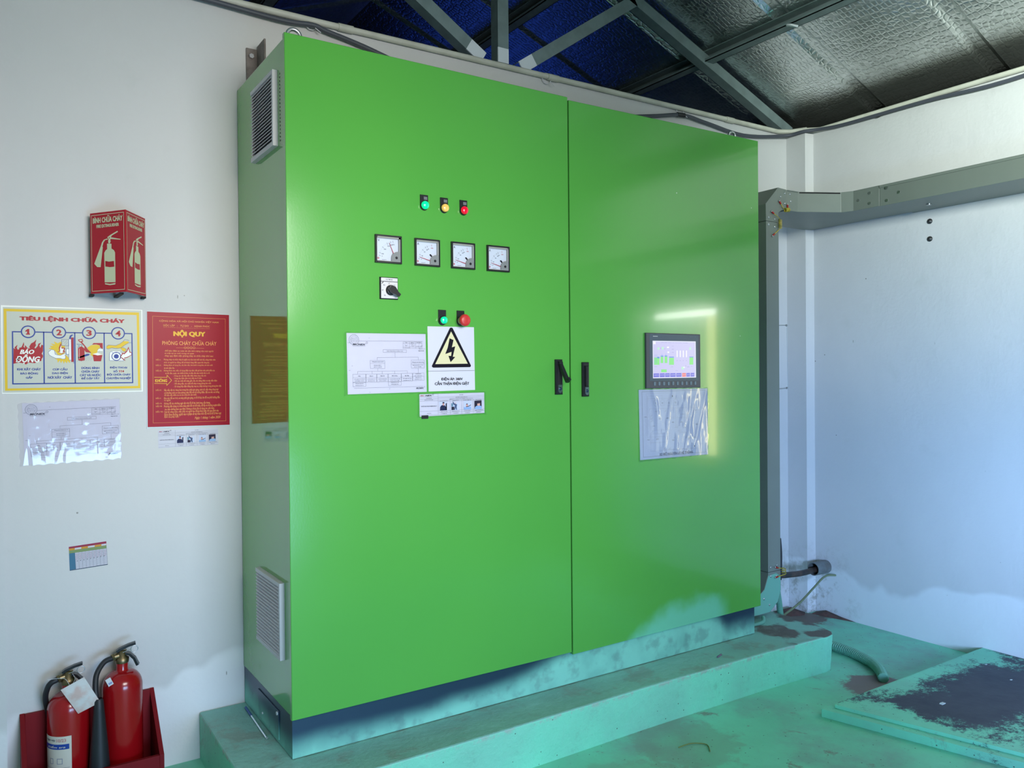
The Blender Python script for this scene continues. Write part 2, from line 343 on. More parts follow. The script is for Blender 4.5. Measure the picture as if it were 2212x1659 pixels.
  ('D',13,2,0.6,[-2530,15250,-995,15238]),
  ('T', 16, 2, [-2195, 14916, -1150, 15172], 'NỘI QUY', 'B'),
  ('T', 13, 2, [-2571, 14640, -760, 14820], 'PHÒNG CHÁY CHỮA CHÁY', 'm'),
  ('L',13,2,0.7,[-2123,14544,-1192,14540]),
  ('C',13,3,[-1825,14553],3.6,0.9),
  ('C',13,3,[-1727,14554],3.6,0.9),
  ('C',13,3,[-1628,14555],3.6,0.9),
  ('C',13,3,[-1529,14557],3.7,0.9),
  ('T', 13, 2, [-2503, 14398, -873, 14480], '-Để bảo đảm an toàn tài sản tính mạng của mọi người', 'm'),
  ('T', 13, 2, [-2505, 14316, -1532, 14383], 'và trật tự an ninh trong cơ quan', 'm'),
  ('T', 13, 2, [-2505, 14221, -880, 14301], '-Nay quy định việc phòng cháy và chữa cháy như sau:', 'm'),
  ('T', 13, 2, [-2787, 14104, -2622, 14172], 'ĐIỀU I:', 'm'),
  ('T', 13, 2, [-2526, 14094, -805, 14181], 'Phòng cháy và chữa cháy là nghĩa vụ của toàn thể cán bộ, công nhân viên', 'm'),
  ('T', 13, 2, [-2527, 13996, -1010, 14076], 'chức và người lao động, kể cả khách hàng đến quan hệ công tác.', 'm'),
  ('T', 13, 2, [-2789, 13912, -2615, 13981], 'ĐIỀU II:', 'm'),
  ('T', 13, 2, [-2528, 13904, -904, 13981], 'Không được sử dụng lửa, củi, đun nấu, hút thuốc trong kho, nơi sản xuất', 'm'),
  ('T', 13, 2, [-2529, 13814, -2180, 13889], 'và nơi cấm lửa.', 'm'),
  ('T', 13, 2, [-2792, 13725, -2603, 13797], 'ĐIỀU III:', 'm'),
  ('T', 13, 2, [-2531, 13713, -835, 13797], 'Không được câu, mắc, sử dụng điện tùy tiện, hết giờ làm việc phải kiểm tra', 'm'),
  ('T', 13, 2, [-2489, 13619, -1001, 13704], 'và tắt đèn, quạt, các thiết bị khác và sắp cầu dao trước khi ra về.', 'm'),
  ('T', 13, 2, [-2226, 13530, -1129, 13610], '- Dùng các vật liệu dẫn điện khác thay cầu chì.', 'm'),
  ('T', 13, 2, [-2222, 13442, -1273, 13523], '- Dùng dây điện cắm trực tiếp vào ổ cắm.', 'm'),
  ('T', 13, 2, [-2218, 13347, -758, 13435], '- Để các chất dễ cháy gần cầu chì, bảng điện và dây dẫn điện', 'm'),
  ('T', 13, 2, [-2219, 13254, -962, 13342], '- Để xăng dầu, các chất dễ cháy trong phòng làm việc', 'm'),
  ('T', 13, 2, [-2220, 13154, -616, 13250], '- Sử dụng bếp điện bằng dây may so, thắp hương trong phòng làm việc', 'm'),
  ('T', 13, 2, [-2800, 13055, -2616, 13125], 'ĐIỀU IV:', 'm'),
  ('T', 13, 2, [-2534, 13028, -720, 13131], 'Sắp xếp vật tư, hàng hóa trong kho phải gọn gàng, sạch sẽ, xếp riêng từng loại', 'm'),
  ('T', 13, 2, [-2530, 12932, -686, 13038], 'có khoảng cách an toàn phòng cháy đối với hệ thống điện, đặt xa mái, xa tường', 'm'),
  ('T', 13, 2, [-2526, 12857, -1455, 12946], 'để tiện việc kiểm tra và cứu chữa khi cần thiết.', 'm'),
  ('T', 13, 2, [-2803, 12774, -2629, 12847], 'ĐIỀU V:', 'm'),
  ('T', 13, 2, [-2537, 12740, -673, 12854], 'Khu vực để xe ô tô, xe máy phải gọn gàng, có lối đi lại, khi đỗ xe phải hướng đầu', 'm'),
  ('T', 13, 2, [-2533, 12680, -2328, 12752], 'ra ngoài', 'm'),
  ('T', 13, 2, [-2805, 12595, -2607, 12666], 'ĐIỀU VI:', 'm'),
  ('T', 13, 2, [-2534, 12558, -1006, 12670], 'Không để các chướng ngại vật trên lối đi lại, hành lang, cầu thang.', 'm'),
  ('T', 13, 2, [-2806, 12497, -2599, 12574], 'ĐIỀU VII:', 'm'),
  ('T', 13, 2, [-2540, 12458, -645, 12577], 'Phương tiện dụng cụ chữa cháy phải để nơi dễ thấy, dễ lấy và thường xuyên kiểm', 'm'),
  ('T', 13, 2, [-2518, 12358, -856, 12469], 'tra, bảo dưỡng theo quy định. Không ai được lấy sử dụng vào việc khác.', 'm'),
  ('T', 13, 2, [-2809, 12307, -2572, 12381], 'ĐIỀU VIII:', 'm'),
  ('T', 13, 2, [-2538, 12264, -714, 12383], 'Cán bộ công chức, viên chức và người lao động thực hiện tốt quy định này', 'm'),
  ('T', 13, 2, [-2534, 12160, -628, 12280], 'được khen thưởng, người nào vi phạm sẽ tùy theo mức độ mà bị xử lý theo quy', 'm'),
  ('T', 13, 2, [-2535, 12099, -2045, 12188], 'định của pháp luật./.', 'm'),
  ('T', 13, 2, [-1533, 12017, -661, 12138], 'Ngày 1 tháng 1 năm 2020', 'i'),
  ('L',16,2,1.5,[-2842,13528,-2431,13519,-2430,13596,-2281,13415,-2442,13237,-2441,13304,-2840,13314]),
  ('T', 16, 2, [-2812, 13355, -2433, 13484], 'KHÔNG', 'b'),
 ],
 'org':[
  ('P',4,0,[1884,14871,4691,14896,4717,12952,1907,12919]),
  ('C',2,2,[2131,14660],16.3,1.2),
  ('C',2,2,[2131,14660],11.4,0.6),
  ('D',2,2,1.2,[2044,14702,2200,14711]),
  ('D',2,2,1.2,[2022,14662,2199,14670]),
  ('D',2,2,1.2,[2036,14616,2234,14626]),
  ('L',1,1,0.5,[2305,14627,4586,14652]),
  ('L',1,1,0.6,[1916,14560,2000,14562]),
  ('T', 1, 2, [2089, 14485, 2526, 14539], 'MCNEX', 'bi'),
  ('C',1,2,[2567,14571],3.0,0.6),
  ('D',1,2,0.7,[2088,14459,2533,14461]),
  ('R',1,1,0.4,[3852,14628,4547,14633,4549,14408,3850,14404]),
  ('L',1,1,0.4,[4094,14630,4094,14406]),
  ('L',1,1,0.4,[4316,14633,4317,14408]),
  ('L',1,1,0.4,[4441,14635,4441,14410]),
  ('L',1,1,0.4,[3851,14573,4546,14581]),
  ('L',1,1,0.4,[3850,14454,4545,14460]),
  ('T', 1, 2, [3936, 14584, 4004, 14610], 'Lập', ''),
  ('T', 1, 2, [4143, 14585, 4258, 14614], 'Kiểm tra', ''),
  ('T', 1, 2, [4356, 14589, 4512, 14617], 'Phê duyệt', ''),
  ('L',1,2,0.5,[3912,14532,3957,14491,3988,14533,3942,14484,4034,14527]),
  ('L',1,2,0.5,[4127,14542,4188,14550,4157,14480,4235,14565,4203,14467,4296,14538]),
  ('L',1,2,0.5,[4342,14469,4405,14491,4428,14456]),
  ('L',1,2,0.5,[4466,14442,4530,14513,4513,14443,4585,14528,4545,14471]),
  ('D',1,2,0.6,[3865,14428,4082,14428]),
  ('D',1,2,0.6,[4427,14393,4662,14396]),
  ('T', 1, 2, [4415, 14311, 4622, 14344], 'Ngày ban hành', ''),
  ('R',1,1,0.5,[3137,14357,3976,14357,3976,14267,3137,14265]),
  ('T', 1, 2, [3262, 14293, 3848, 14326], 'ĐỘI ỨNG PHÓ KHẨN CẤP', 'm'),
  ('L',1,1,0.5,[3556,14263,3559,14101]),
  ('L',1,1,0.5,[2920,14016,2921,14094,4408,14117,4407,14029]),
  ('R',1,1,0.5,[2681,13999,3189,13996,3191,13737,2687,13741]),
  ('L',1,1,0.4,[2683,13907,3188,13905]),
  ('R',1,1,0.5,[4141,14018,4631,14020,4631,13752,4144,13753]),
  ('L',1,1,0.4,[4142,13888,4630,13896]),
  ('T', 1, 2, [2740, 13942, 3140, 13977], 'Tổng phụ trách sự cố', 'm'),
  ('T', 1, 2, [4174, 13927, 4610, 13965], 'Tổng phụ trách hiện trường', 'm'),
  ('D',1,2,1.1,[2804,13842,3072,13845]),
  ('D',1,2,1.1,[2803,13788,3082,13790]),
  ('D',1,2,1.1,[4196,13845,4577,13851]),
  ('D',1,2,1.1,[4249,13789,4530,13795]),
  ('L',1,1,0.5,[2939,13737,2938,13656]),
  ('L',1,1,0.5,[2247,13569,2247,13645,4002,13662,4001,13583]),
  ('L',1,1,0.5,[2744,13653,2743,13569]),
  ('L',1,1,0.5,[3097,13651,3096,13567]),
  ('L',1,1,0.5,[3539,13650,3538,13564]),
  ('L',1,1,0.5,[4404,13753,4404,13588]),
  ('R',1,1,0.5,[2081,13559,2520,13562,2520,13302,2080,13299]),
  ('L',1,1,0.4,[2079,13450,2519,13451]),
  ('T', 1, 2, [2262, 13482, 2343, 13515], 'Bếp', 'm'),
  ('D',1,2,1.1,[2128,13398,2482,13403]),
  ('D',1,2,1.1,[2142,13342,2467,13347]),
  ('R',1,1,0.5,[2531,13559,2897,13562,2897,13302,2531,13298]),
  ('L',1,1,0.4,[2530,13446,2896,13448]),
  ('T', 1, 2, [2659, 13482, 2771, 13515], 'Kho L1', 'm'),
  ('D',1,2,1.1,[2580,13394,2859,13400]),
  ('D',1,2,1.1,[2594,13337,2844,13343]),
  ('R',1,1,0.5,[2912,13560,3296,13563,3296,13306,2912,13302]),
  ('L',1,1,0.4,[2911,13448,3294,13451]),
  ('T', 1, 2, [3035, 13484, 3176, 13518], 'Kho L2', 'm'),
  ('D',1,2,1.1,[2961,13396,3257,13402]),
  ('D',1,2,1.1,[2975,13339,3241,13344]),
  ('R',1,1,0.5,[3314,13565,3772,13569,3772,13309,3314,13305]),
  ('L',1,1,0.4,[3312,13449,3771,13451]),
  ('T', 1, 2, [3440, 13481, 3639, 13518], 'Môi trường', 'm'),
  ('D',1,2,1.1,[3364,13397,3732,13402]),
  ('D',1,2,1.1,[3378,13339,3716,13344]),
  ('R',1,1,0.5,[3787,13577,4185,13580,4186,13321,3787,13317]),
  ('L',1,1,0.4,[3786,13459,4184,13462]),
  ('T', 1, 2, [3908, 13486, 4057, 13523], 'An Toàn', 'm'),
  ('D',1,2,1.1,[3839,13406,4145,13412]),
  ('D',1,2,1.1,[3853,13348,4129,13354]),
  ('R',1,1,0.5,[4193,13577,4617,13589,4619,13345,4198,13335]),
  ('L',1,1,0.4,[4195,13470,4616,13474]),
  ('D',1,2,1.1,[4298,13557,4519,13562]),
  ('D',1,2,1.1,[4262,13499,4547,13503]),
  ('D',1,2,1.1,[4297,13437,4518,13441]),
  ('D',1,2,1.1,[4265,13376,4546,13382]),
  ('D',1,2,1.1,[2169,13259,2436,13258]),
  ('D',1,2,1.1,[2169,13200,2440,13201]),
  ('D',1,2,1.1,[3400,13280,3686,13282]),
  ('D',1,2,1.1,[3407,13222,3682,13221]),
  ('R',1,1,0.5,[2086,13292,2520,13292,2523,13166,2090,13161]),
  ('R',1,1,0.5,[3311,13303,3769,13306,3772,13187,3312,13179]),
  ('L',1,1,0.5,[2118,13111,4570,13140]),
  ('T', 1, 2, [4319, 13066, 4600, 13106], 'MCNEX', 'bi'),
  ('C',1,2,[4627,13125],2.0,0.4),
  ('D',1,2,0.5,[4319,13054,4600,13055]),
  ('D',1,2,0.8,[2637,14723,2666,14723]),
  ('D',1,2,0.8,[2048,13828,2084,13828]),
  ('D',1,2,0.8,[1948,13683,2009,13683]),
  ('D',1,2,0.8,[3335,13075,3375,13074]),
  ('D',1,2,0.8,[2646,12972,2681,12972]),
 ],
 'haz':[
  ('P',4,0,[4765,15160,6584,15177,6606,12987,4789,12961]),
  ('P',32,1,[5624,15126,5674,15143,5727,15129,6439,13856,6447,13817,6407,13783,4970,13766,4921,13792,4916,13830]),
  ('P',0,2,[5667,15006,6318,13903,5043,13886]),
  ('P',32,3,[5605,14770,5758,14715,5690,14463,5824,14499,5722,14140,5820,14131,5635,13954,5555,14170,5657,14166,5677,14308,5429,14229,5528,14449]),
  ('L',32,1,0.9,[4777,13647,6589,13667]),
  ('T', 32, 2, [5269, 13308, 6109, 13445], 'ĐIỆN ÁP: 380V', 's'),
  ('T', 32, 2, [5022, 13148, 6364, 13314], 'CẨN THẬN ĐIỆN GIẬT', 's'),
 ],
 'phot':[
  ('P',4,0,[4436,12875,6979,12890,6983,12169,4441,12123]),
  ('L',1,1,0.4,[4445,12780,5135,12770]),
  ('L',1,1,0.4,[5135,12765,6975,12787]),
  ('L',1,1,0.4,[4444,12711,5136,12704]),
  ('L',1,1,0.4,[5137,12728,6974,12732]),
  ('L',1,1,0.4,[5139,12665,6977,12667]),
  ('L',1,1,0.4,[4444,12647,5136,12642]),
  ('L',1,1,0.4,[4446,12294,6980,12318]),
  ('L',1,1,0.4,[5142,12239,6981,12251]),
  ('L',1,1,0.4,[4451,12166,6980,12166]),
  ('L',1,1,0.4,[5138,12871,5139,12172]),
  ('L',1,1,0.4,[5601,12663,5604,12175]),
  ('L',1,1,0.4,[6060,12668,6063,12172]),
  ('L',1,1,0.4,[6521,12663,6524,12175]),
  ('L',1,1,0.4,[5140,12622,6976,12631]),
  ('T', 35, 2, [4469, 12809, 4626, 12840], 'MC', 'bi'),
  ('T', 32, 2, [4655, 12803, 4911, 12845], 'NEX', 'bi'),
  ('C',1,2,[4949,12857],2.3,0.8),
  ('D',1,2,1.2,[5973,12828,6138,12832]),
  ('D',1,2,1.2,[5822,12745,6282,12747]),
  ('D',1,2,1.2,[5584,12685,6525,12697]),
  ('D',1,2,1.2,[4684,12734,4900,12738]),
  ('D',1,2,1.2,[4625,12677,4958,12680]),
  ('D',1,2,1.2,[5209,12629,5529,12631]),
  ('D',1,2,1.2,[5698,12632,5950,12638]),
  ('D',1,2,1.2,[6115,12631,6441,12639]),
  ('D',1,2,1.2,[6623,12643,6856,12648]),
  ('D',1,2,1.2,[5245,12263,5492,12264]),
  ('D',1,2,1.2,[5674,12267,5980,12272]),
  ('D',1,2,1.2,[6159,12270,6409,12271]),
  ('D',1,2,1.2,[6570,12276,6923,12280]),
  ('D',1,2,1.2,[5270,12200,5471,12198]),
  ('D',1,2,1.2,[5727,12199,5928,12202]),
  ('D',1,2,1.2,[6193,12206,6387,12204]),
  ('D',1,2,1.2,[6646,12211,6844,12212]),
  ('D',1,2,1.2,[4718,12223,4868,12222]),
  ('T', 1, 2, [4500, 12438, 5087, 12492], 'NGƯỜI CHỊU TRÁCH NHIỆM QUẢN LÝ', 'm'),
  ('P',9,2,[5186,12611,5482,12614,5482,12303,5209,12305]),
  ('P',8,3,[5209,12308,5213,12423,5260,12480,5320,12496,5374,12491,5413,12452,5466,12380,5476,12309]),
  ('P',10,4,[5305,12550,5374,12554,5371,12489,5340,12464,5310,12491]),
  ('P',7,5,[5301,12550,5305,12587,5341,12596,5377,12581,5374,12550]),
  ('P',7,3,[5428,12535,5475,12569,5476,12309,5426,12381]),
  ('P',9,2,[5646,12547,5942,12551,5947,12309,5647,12304]),
  ('P',12,3,[5646,12541,5714,12542,5716,12432,5649,12428]),
  ('P',7,3,[5653,12422,5764,12425,5763,12312,5651,12310]),
  ('P',11,4,[5698,12599,5722,12596,5765,12538,5826,12513,5871,12499,5856,12416,5869,12315,5831,12316,5818,12394,5783,12314,5763,12318,5785,12466,5724,12503]),
  ('P',10,5,[5795,12551,5826,12551,5826,12518,5795,12519]),
  ('P',9,2,[6142,12612,6440,12617,6437,12316,6146,12315]),
  ('P',6,3,[6140,12397,6216,12388,6327,12397,6431,12406,6434,12316,6146,12315]),
  ('P',10,4,[6231,12496,6300,12500,6306,12428,6264,12405,6230,12430]),
  ('P',7,5,[6228,12484,6238,12514,6279,12519,6300,12488,6265,12495]),
  ('P',7,4,[6216,12412,6327,12433,6425,12479,6428,12461,6327,12409,6230,12396]),
  ('P',7,2,[6570,12608,6862,12619,6866,12315,6574,12312]),
  ('P',6,3,[6574,12312,6599,12396,6691,12441,6776,12445,6853,12413,6866,12318]),
  ('P',10,4,[6678,12514,6798,12523,6797,12451,6733,12416,6684,12448]),
  ('P',7,5,[6663,12503,6685,12563,6749,12583,6812,12553,6811,12499,6776,12518,6706,12508]),
 ],
 'sched':[
  ('P',4,0,[-5494,8010,-4382,8066,-4349,7271,-5468,7225]),
  ('P',22,1,[-5488,8004,-4386,8059,-4382,7988,-5485,7947]),
  ('P',20,1,[-5484,7947,-4384,7984,-4382,7924,-5483,7881]),
  ('P',4,2,[-5315,7949,-5127,7956,-5128,7902,-5316,7896]),
  ('P',4,2,[-4931,7963,-4733,7970,-4734,7916,-4932,7909]),
  ('P',4,2,[-4531,7978,-4391,7983,-4391,7928,-4532,7924]),
  ('P',18,1,[-5483,7881,-4381,7923,-4379,7827,-5481,7789]),
  ('P',17,1,[-5481,7789,-5314,7793,-5291,7251,-5467,7246]),
  ('L',19,3,0.35,[-5481,7785,-4378,7823]),
  ('L',19,3,0.35,[-5480,7744,-4376,7783]),
  ('L',19,3,0.35,[-5479,7702,-4374,7743]),
  ('L',19,3,0.35,[-5478,7660,-4371,7703]),
  ('L',19,3,0.35,[-5477,7618,-4369,7663]),
  ('L',19,3,0.35,[-5475,7577,-4367,7623]),
  ('L',19,3,0.35,[-5474,7535,-4365,7583]),
  ('L',19,3,0.35,[-5473,7493,-4363,7543]),
  ('L',19,3,0.35,[-5472,7451,-4361,7503]),
  ('L',19,3,0.35,[-5471,7410,-4359,7463]),
  ('L',19,3,0.35,[-5470,7368,-4357,7423]),
  ('L',19,3,0.35,[-5469,7326,-4355,7383]),
  ('L',19,3,0.35,[-5468,7284,-4353,7343]),
  ('L',19,3,0.35,[-5314,7793,-5291,7251]),
  ('L',19,3,0.35,[-5211,7797,-5189,7253]),
  ('L',19,3,0.35,[-5109,7800,-5086,7256]),
  ('L',19,3,0.35,[-5006,7803,-4983,7258]),
  ('L',19,3,0.35,[-4902,7807,-4879,7260]),
  ('L',19,3,0.35,[-4798,7810,-4775,7262]),
  ('L',19,3,0.35,[-4694,7814,-4671,7265]),
  ('L',19,3,0.35,[-4589,7817,-4566,7267]),
  ('L',19,3,0.35,[-4484,7821,-4460,7269]),
  ('L',19,3,0.35,[-4378,7824,-4354,7272]),
  ('D',21,3,1.1,[-5288,7743,-5230,7745]),
  ('D',21,3,1.1,[-5186,7746,-5128,7748]),
  ('D',21,3,1.1,[-5083,7749,-5025,7751]),
  ('D',21,3,1.1,[-4980,7753,-4921,7755]),
  ('D',21,3,1.1,[-4876,7756,-4817,7758]),
  ('D',21,3,1.1,[-4772,7759,-4713,7761]),
  ('D',21,3,1.1,[-4668,7763,-4608,7765]),
  ('D',21,3,1.1,[-4563,7766,-4503,7768]),
  ('D',21,3,1.1,[-4457,7769,-4397,7772]),
  ('D',21,3,1.1,[-5276,7701,-5218,7703]),
  ('D',21,3,1.1,[-5174,7704,-5115,7706]),
  ('D',21,3,1.1,[-5071,7707,-5012,7709]),
  ('D',21,3,1.1,[-4967,7710,-4908,7712]),
  ('D',21,3,1.1,[-4864,7714,-4805,7716]),
  ('D',21,3,1.1,[-4760,7717,-4700,7719]),
  ('D',21,3,1.1,[-4655,7720,-4595,7722]),
  ('D',21,3,1.1,[-4550,7723,-4490,7725]),
  ('D',21,3,1.1,[-4445,7727,-4384,7729]),
  ('D',21,3,1.1,[-5289,7658,-5231,7660]),
  ('D',21,3,1.1,[-5187,7661,-5129,7663]),
  ('D',21,3,1.1,[-5084,7664,-5026,7666]),
  ('D',21,3,1.1,[-4981,7667,-4922,7669]),
  ('D',21,3,1.1,[-4877,7670,-4818,7672]),
  ('D',21,3,1.1,[-4773,7673,-4714,7675]),
  ('D',21,3,1.1,[-4669,7677,-4609,7679]),
  ('D',21,3,1.1,[-4564,7680,-4504,7682]),
  ('D',21,3,1.1,[-4458,7683,-4398,7685]),
  ('D',21,3,1.1,[-5277,7616,-5219,7618]),
  ('D',21,3,1.1,[-5175,7619,-5116,7621]),
  ('D',21,3,1.1,[-5072,7622,-5013,7624]),
  ('D',21,3,1.1,[-4969,7625,-4910,7627]),
  ('D',21,3,1.1,[-4865,7628,-4806,7630]),
  ('D',21,3,1.1,[-4761,7631,-4701,7633]),
  ('D',21,3,1.1,[-4656,7634,-4596,7636]),
  ('D',21,3,1.1,[-4551,7637,-4491,7639]),
  ('D',21,3,1.1,[-4446,7640,-4385,7642]),
  ('D',21,3,1.1,[-5290,7573,-5232,7575]),
  ('D',21,3,1.1,[-5188,7576,-5130,7578]),
  ('D',21,3,1.1,[-5085,7579,-5027,7581]),
  ('D',21,3,1.1,[-4982,7582,-4923,7583]),
  ('D',21,3,1.1,[-4879,7585,-4819,7586]),
  ('D',21,3,1.1,[-4774,7588,-4715,7589]),
  ('D',21,3,1.1,[-4670,7591,-4610,7592]),
  ('D',21,3,1.1,[-4565,7594,-4505,7595]),
  ('D',21,3,1.1,[-4460,7597,-4399,7598]),
  ('P',32,4,[-5256,7502,-5237,7510,-5241,7529,-5259,7521]),
  ('P',32,4,[-5158,7510,-5140,7518,-5144,7537,-5162,7528]),
  ('P',32,4,[-5061,7518,-5042,7526,-5046,7545,-5064,7536]),
  ('P',32,4,[-4963,7526,-4944,7534,-4948,7553,-4966,7545]),
  ('P',32,4,[-4864,7534,-4845,7542,-4849,7561,-4868,7553]),
  ('P',32,4,[-4765,7542,-4746,7550,-4750,7569,-4769,7561]),
  ('P',32,4,[-4666,7550,-4647,7558,-4651,7577,-4670,7569]),
  ('P',32,4,[-4566,7558,-4547,7567,-4551,7586,-4570,7577]),
  ('P',32,4,[-4466,7566,-4447,7575,-4451,7594,-4470,7585]),
  ('P',19,2,[-5467,7246,-4349,7296,-4349,7271,-5467,7224]),
 ],
 'foil':[
  ('P',5,0,[14249,12864,18192,12861,18188,10029,14305,10031]),
  ('R',1,1,0.7,[14422,12781,18055,12794,18068,10145,14478,10135]),
  ('C',2,1,[15183,12312],13.2,0.45),
  ('D',1,1,1.0,[15136,12323,15236,12323]),
  ('D',1,1,1.0,[15143,12284,15230,12284]),
  ('L',2,1,0.35,[15184,12444,15186,12603]),
  ('C',2,1,[15540,12309],13.3,0.45),
  ('D',1,1,1.0,[15493,12320,15594,12319]),
  ('D',1,1,1.0,[15500,12281,15588,12280]),
  ('L',2,1,0.35,[15542,12442,15543,12601]),
  ('C',2,1,[15910,12308],13.4,0.45),
  ('D',1,1,1.0,[15862,12319,15964,12318]),
  ('D',1,1,1.0,[15869,12279,15958,12279]),
  ('L',2,1,0.35,[15911,12441,15913,12602]),
  ('C',2,1,[16290,12314],13.4,0.45),
  ('D',1,1,1.0,[16241,12325,16345,12324]),
  ('D',1,1,1.0,[16249,12285,16339,12285]),
  ('L',2,1,0.35,[16291,12448,16293,12610]),
  ('L',2,1,0.35,[14715,12507,17893,12456]),
  ('L',2,1,0.35,[14789,12078,17718,12072]),
  ('L',2,1,0.35,[15939,11999,16129,11993]),
  ('L',2,1,0.35,[14841,12061,14889,10322]),
  ('L',2,1,0.35,[15181,12051,15172,11217]),
  ('L',2,1,0.35,[15696,11859,15690,11253]),
  ('L',2,1,0.35,[14716,12603,15556,12595]),
  ('L',2,1,0.35,[14716,12603,14700,10911]),
  ('L',2,1,0.35,[14652,12700,14636,10971]),
  ('L',2,1,0.35,[14652,12700,15946,12715]),
  ('L',2,1,0.35,[15968,12125,15963,11654]),
  ('L',2,1,0.35,[15963,11664,17288,11667]),
  ('L',2,1,0.35,[16821,11982,16814,11305]),
  ('L',2,1,0.35,[16292,11998,16291,11326]),
  ('L',2,1,0.35,[14897,11200,15824,11189]),
  ('L',2,1,0.35,[14896,11055,16011,11043]),
  ('L',2,1,0.35,[14869,10931,15687,10911]),
  ('L',2,1,0.35,[14711,10698,15712,10694]),
  ('L',2,1,0.35,[14893,10805,14998,10790]),
  ('L',2,1,0.35,[14514,11754,14877,11737]),
  ('L',2,1,0.35,[16475,11061,16918,11041]),
  ('L',2,1,0.35,[16475,11061,16472,10784]),
  ('L',2,1,0.35,[16395,11332,16615,11323]),
  ('L',2,1,0.35,[14915,10349,17702,10358]),
  ('L',2,1,0.35,[15575,10389,17672,10299]),
  ('L',2,1,0.35,[16429,11994,16427,11816]),
  ('L',2,1,0.35,[16427,11816,17120,11797]),
  ('L',2,1,0.35,[17320,12047,17316,11646]),
  ('L',2,1,0.35,[17718,12076,17714,11632]),
  ('L',2,1,0.35,[16904,11042,16888,10823]),
  ('L',2,1,0.35,[17675,10522,17904,10505]),
  ('D',1,1,0.9,[14993,11374,15119,11371]),
  ('D',1,1,0.9,[15338,11677,15465,11674]),
  ('D',1,1,0.9,[15338,11647,15465,11645]),
  ('D',1,1,0.9,[15764,11691,15893,11688]),
  ('D',1,1,0.9,[15764,11661,15893,11659]),
  ('D',1,1,0.9,[16064,11503,16195,11500]),
  ('D',1,1,0.9,[16064,11477,16195,11474]),
  ('D',1,1,0.9,[16551,11494,16683,11491]),
  ('D',1,1,0.9,[16550,11464,16683,11461]),
  ('D',1,1,0.9,[15198,10847,15325,10843]),
  ('D',1,1,0.9,[15198,10818,15324,10814]),
  ('D',1,1,0.9,[16079,10764,16209,10759]),
  ('D',1,1,0.9,[16079,10734,16209,10730]),
  ('D',1,1,0.9,[17353,10824,17489,10820]),
  ('D',1,1,0.9,[17353,10790,17489,10785]),
  ('D',1,1,0.9,[17030,10826,17165,10821]),
  ('D',1,1,0.9,[17030,10786,17164,10781]),
  ('D',1,1,0.9,[17472,11368,17608,11365]),
  ('D',1,1,0.9,[17472,11338,17608,11335]),
  ('D',1,1,0.9,[17421,11954,17557,11952]),
  ('D',1,1,0.9,[14530,11763,14654,11761]),
  ('D',1,1,0.9,[14696,10824,14821,10820]),
  ('L',1,1,0.5,[14890,11783,14942,11789,14966,11827,14966,11850]),
  ('L',1,1,0.5,[14889,11658,14941,11664,14965,11702,14965,11725]),
  ('L',1,1,0.5,[14888,11552,14940,11558,14964,11595,14964,11618]),
  ('L',1,1,0.5,[14910,11117,14962,11122,14986,11160,14986,11183]),
  ('L',1,1,0.5,[15716,11090,15769,11095,15794,11133,15794,11157]),
  ('L',1,1,0.5,[15127,11950,15180,11956,15204,11994,15204,12017]),
  ('L',1,1,0.5,[15206,11947,15259,11953,15283,11991,15283,12015]),
  ('L',1,1,0.5,[15657,11943,15710,11949,15735,11987,15735,12011]),
  ('L',1,1,0.5,[16231,11254,16285,11259,16310,11298,16310,11321]),
  ('L',1,1,0.5,[16326,11250,16381,11255,16406,11294,16406,11318]),
  ('L',1,1,0.5,[16711,11233,16766,11239,16792,11278,16792,11302]),
  ('L',1,1,0.5,[16822,11229,16878,11234,16903,11273,16903,11297]),
  ('L',1,1,0.5,[16407,11108,16462,11113,16487,11152,16487,11175]),
  ('L',1,1,0.5,[16503,11103,16558,11109,16583,11147,16583,11171]),
  ('L',1,1,0.5,[15811,11213,15865,11218,15889,11256,15889,11280]),
  ('L',1,1,0.5,[16846,10809,16901,10814,16927,10853,16927,10877]),
  ('L',1,1,0.5,[16158,10823,16213,10828,16238,10866,16238,10890]),
  ('L',1,1,0.5,[15589,10402,15642,10407,15666,10444,15667,10468]),
  ('L',1,1,0.5,[15883,10385,15937,10390,15962,10428,15962,10451]),
  ('L',1,1,0.5,[17118,11586,17175,11592,17200,11632,17201,11656]),
  ('P',1,1,[16094,12610,16135,12609,16134,12538,16093,12539]),
  ('P',1,1,[17361,10458,17407,10459,17406,10405,17361,10403]),
  ('T', 1, 1, [15375, 10124, 17287, 10289], 'SƠ ĐỒ NGUYÊN LÝ HỆ THỐNG', 'm'),
 ],
 'panel':[
  ('P',23,0,[15034,14846,17496,14859,17505,13331,15040,13319]),
  ('P',27,1,[15076,14807,17449,14821,17458,13365,15080,13351]),
  ('P',31,2,[15055,14807,15191,14809,15196,14706,15060,14704]),
  ('T', 30, 2, [15484, 14769, 17020, 14793], 'TRẠM XỬ LÝ NƯỚC THẢI', 'm'),
  ('P',26,2,[15286,14579,15406,14581,15405,14485,15285,14483]),
  ('P',26,2,[15526,14598,15647,14600,15646,14495,15525,14494]),
  ('P',26,2,[17110,14602,17214,14603,17213,14496,17109,14495]),
  ('P',26,2,[16645,13788,16793,13787,16792,13673,16644,13673]),
  ('P',25,2,[15105,14163,15402,14165,15399,13868,15102,13868]),
  ('P',25,2,[15463,14197,15610,14198,15608,13941,15461,13941]),
  ('P',25,2,[15687,14206,15842,14207,15839,13941,15685,13941]),
  ('P',25,2,[15941,14155,16215,14156,16212,13869,15938,13869]),
  ('P',25,2,[17118,14178,17338,14179,17335,13878,17115,13878]),
  ('P',25,2,[15491,13681,15799,13680,15798,13563,15490,13564]),
  ('P',24,3,[15272,14193,15396,14193,15395,14133,15271,14132]),
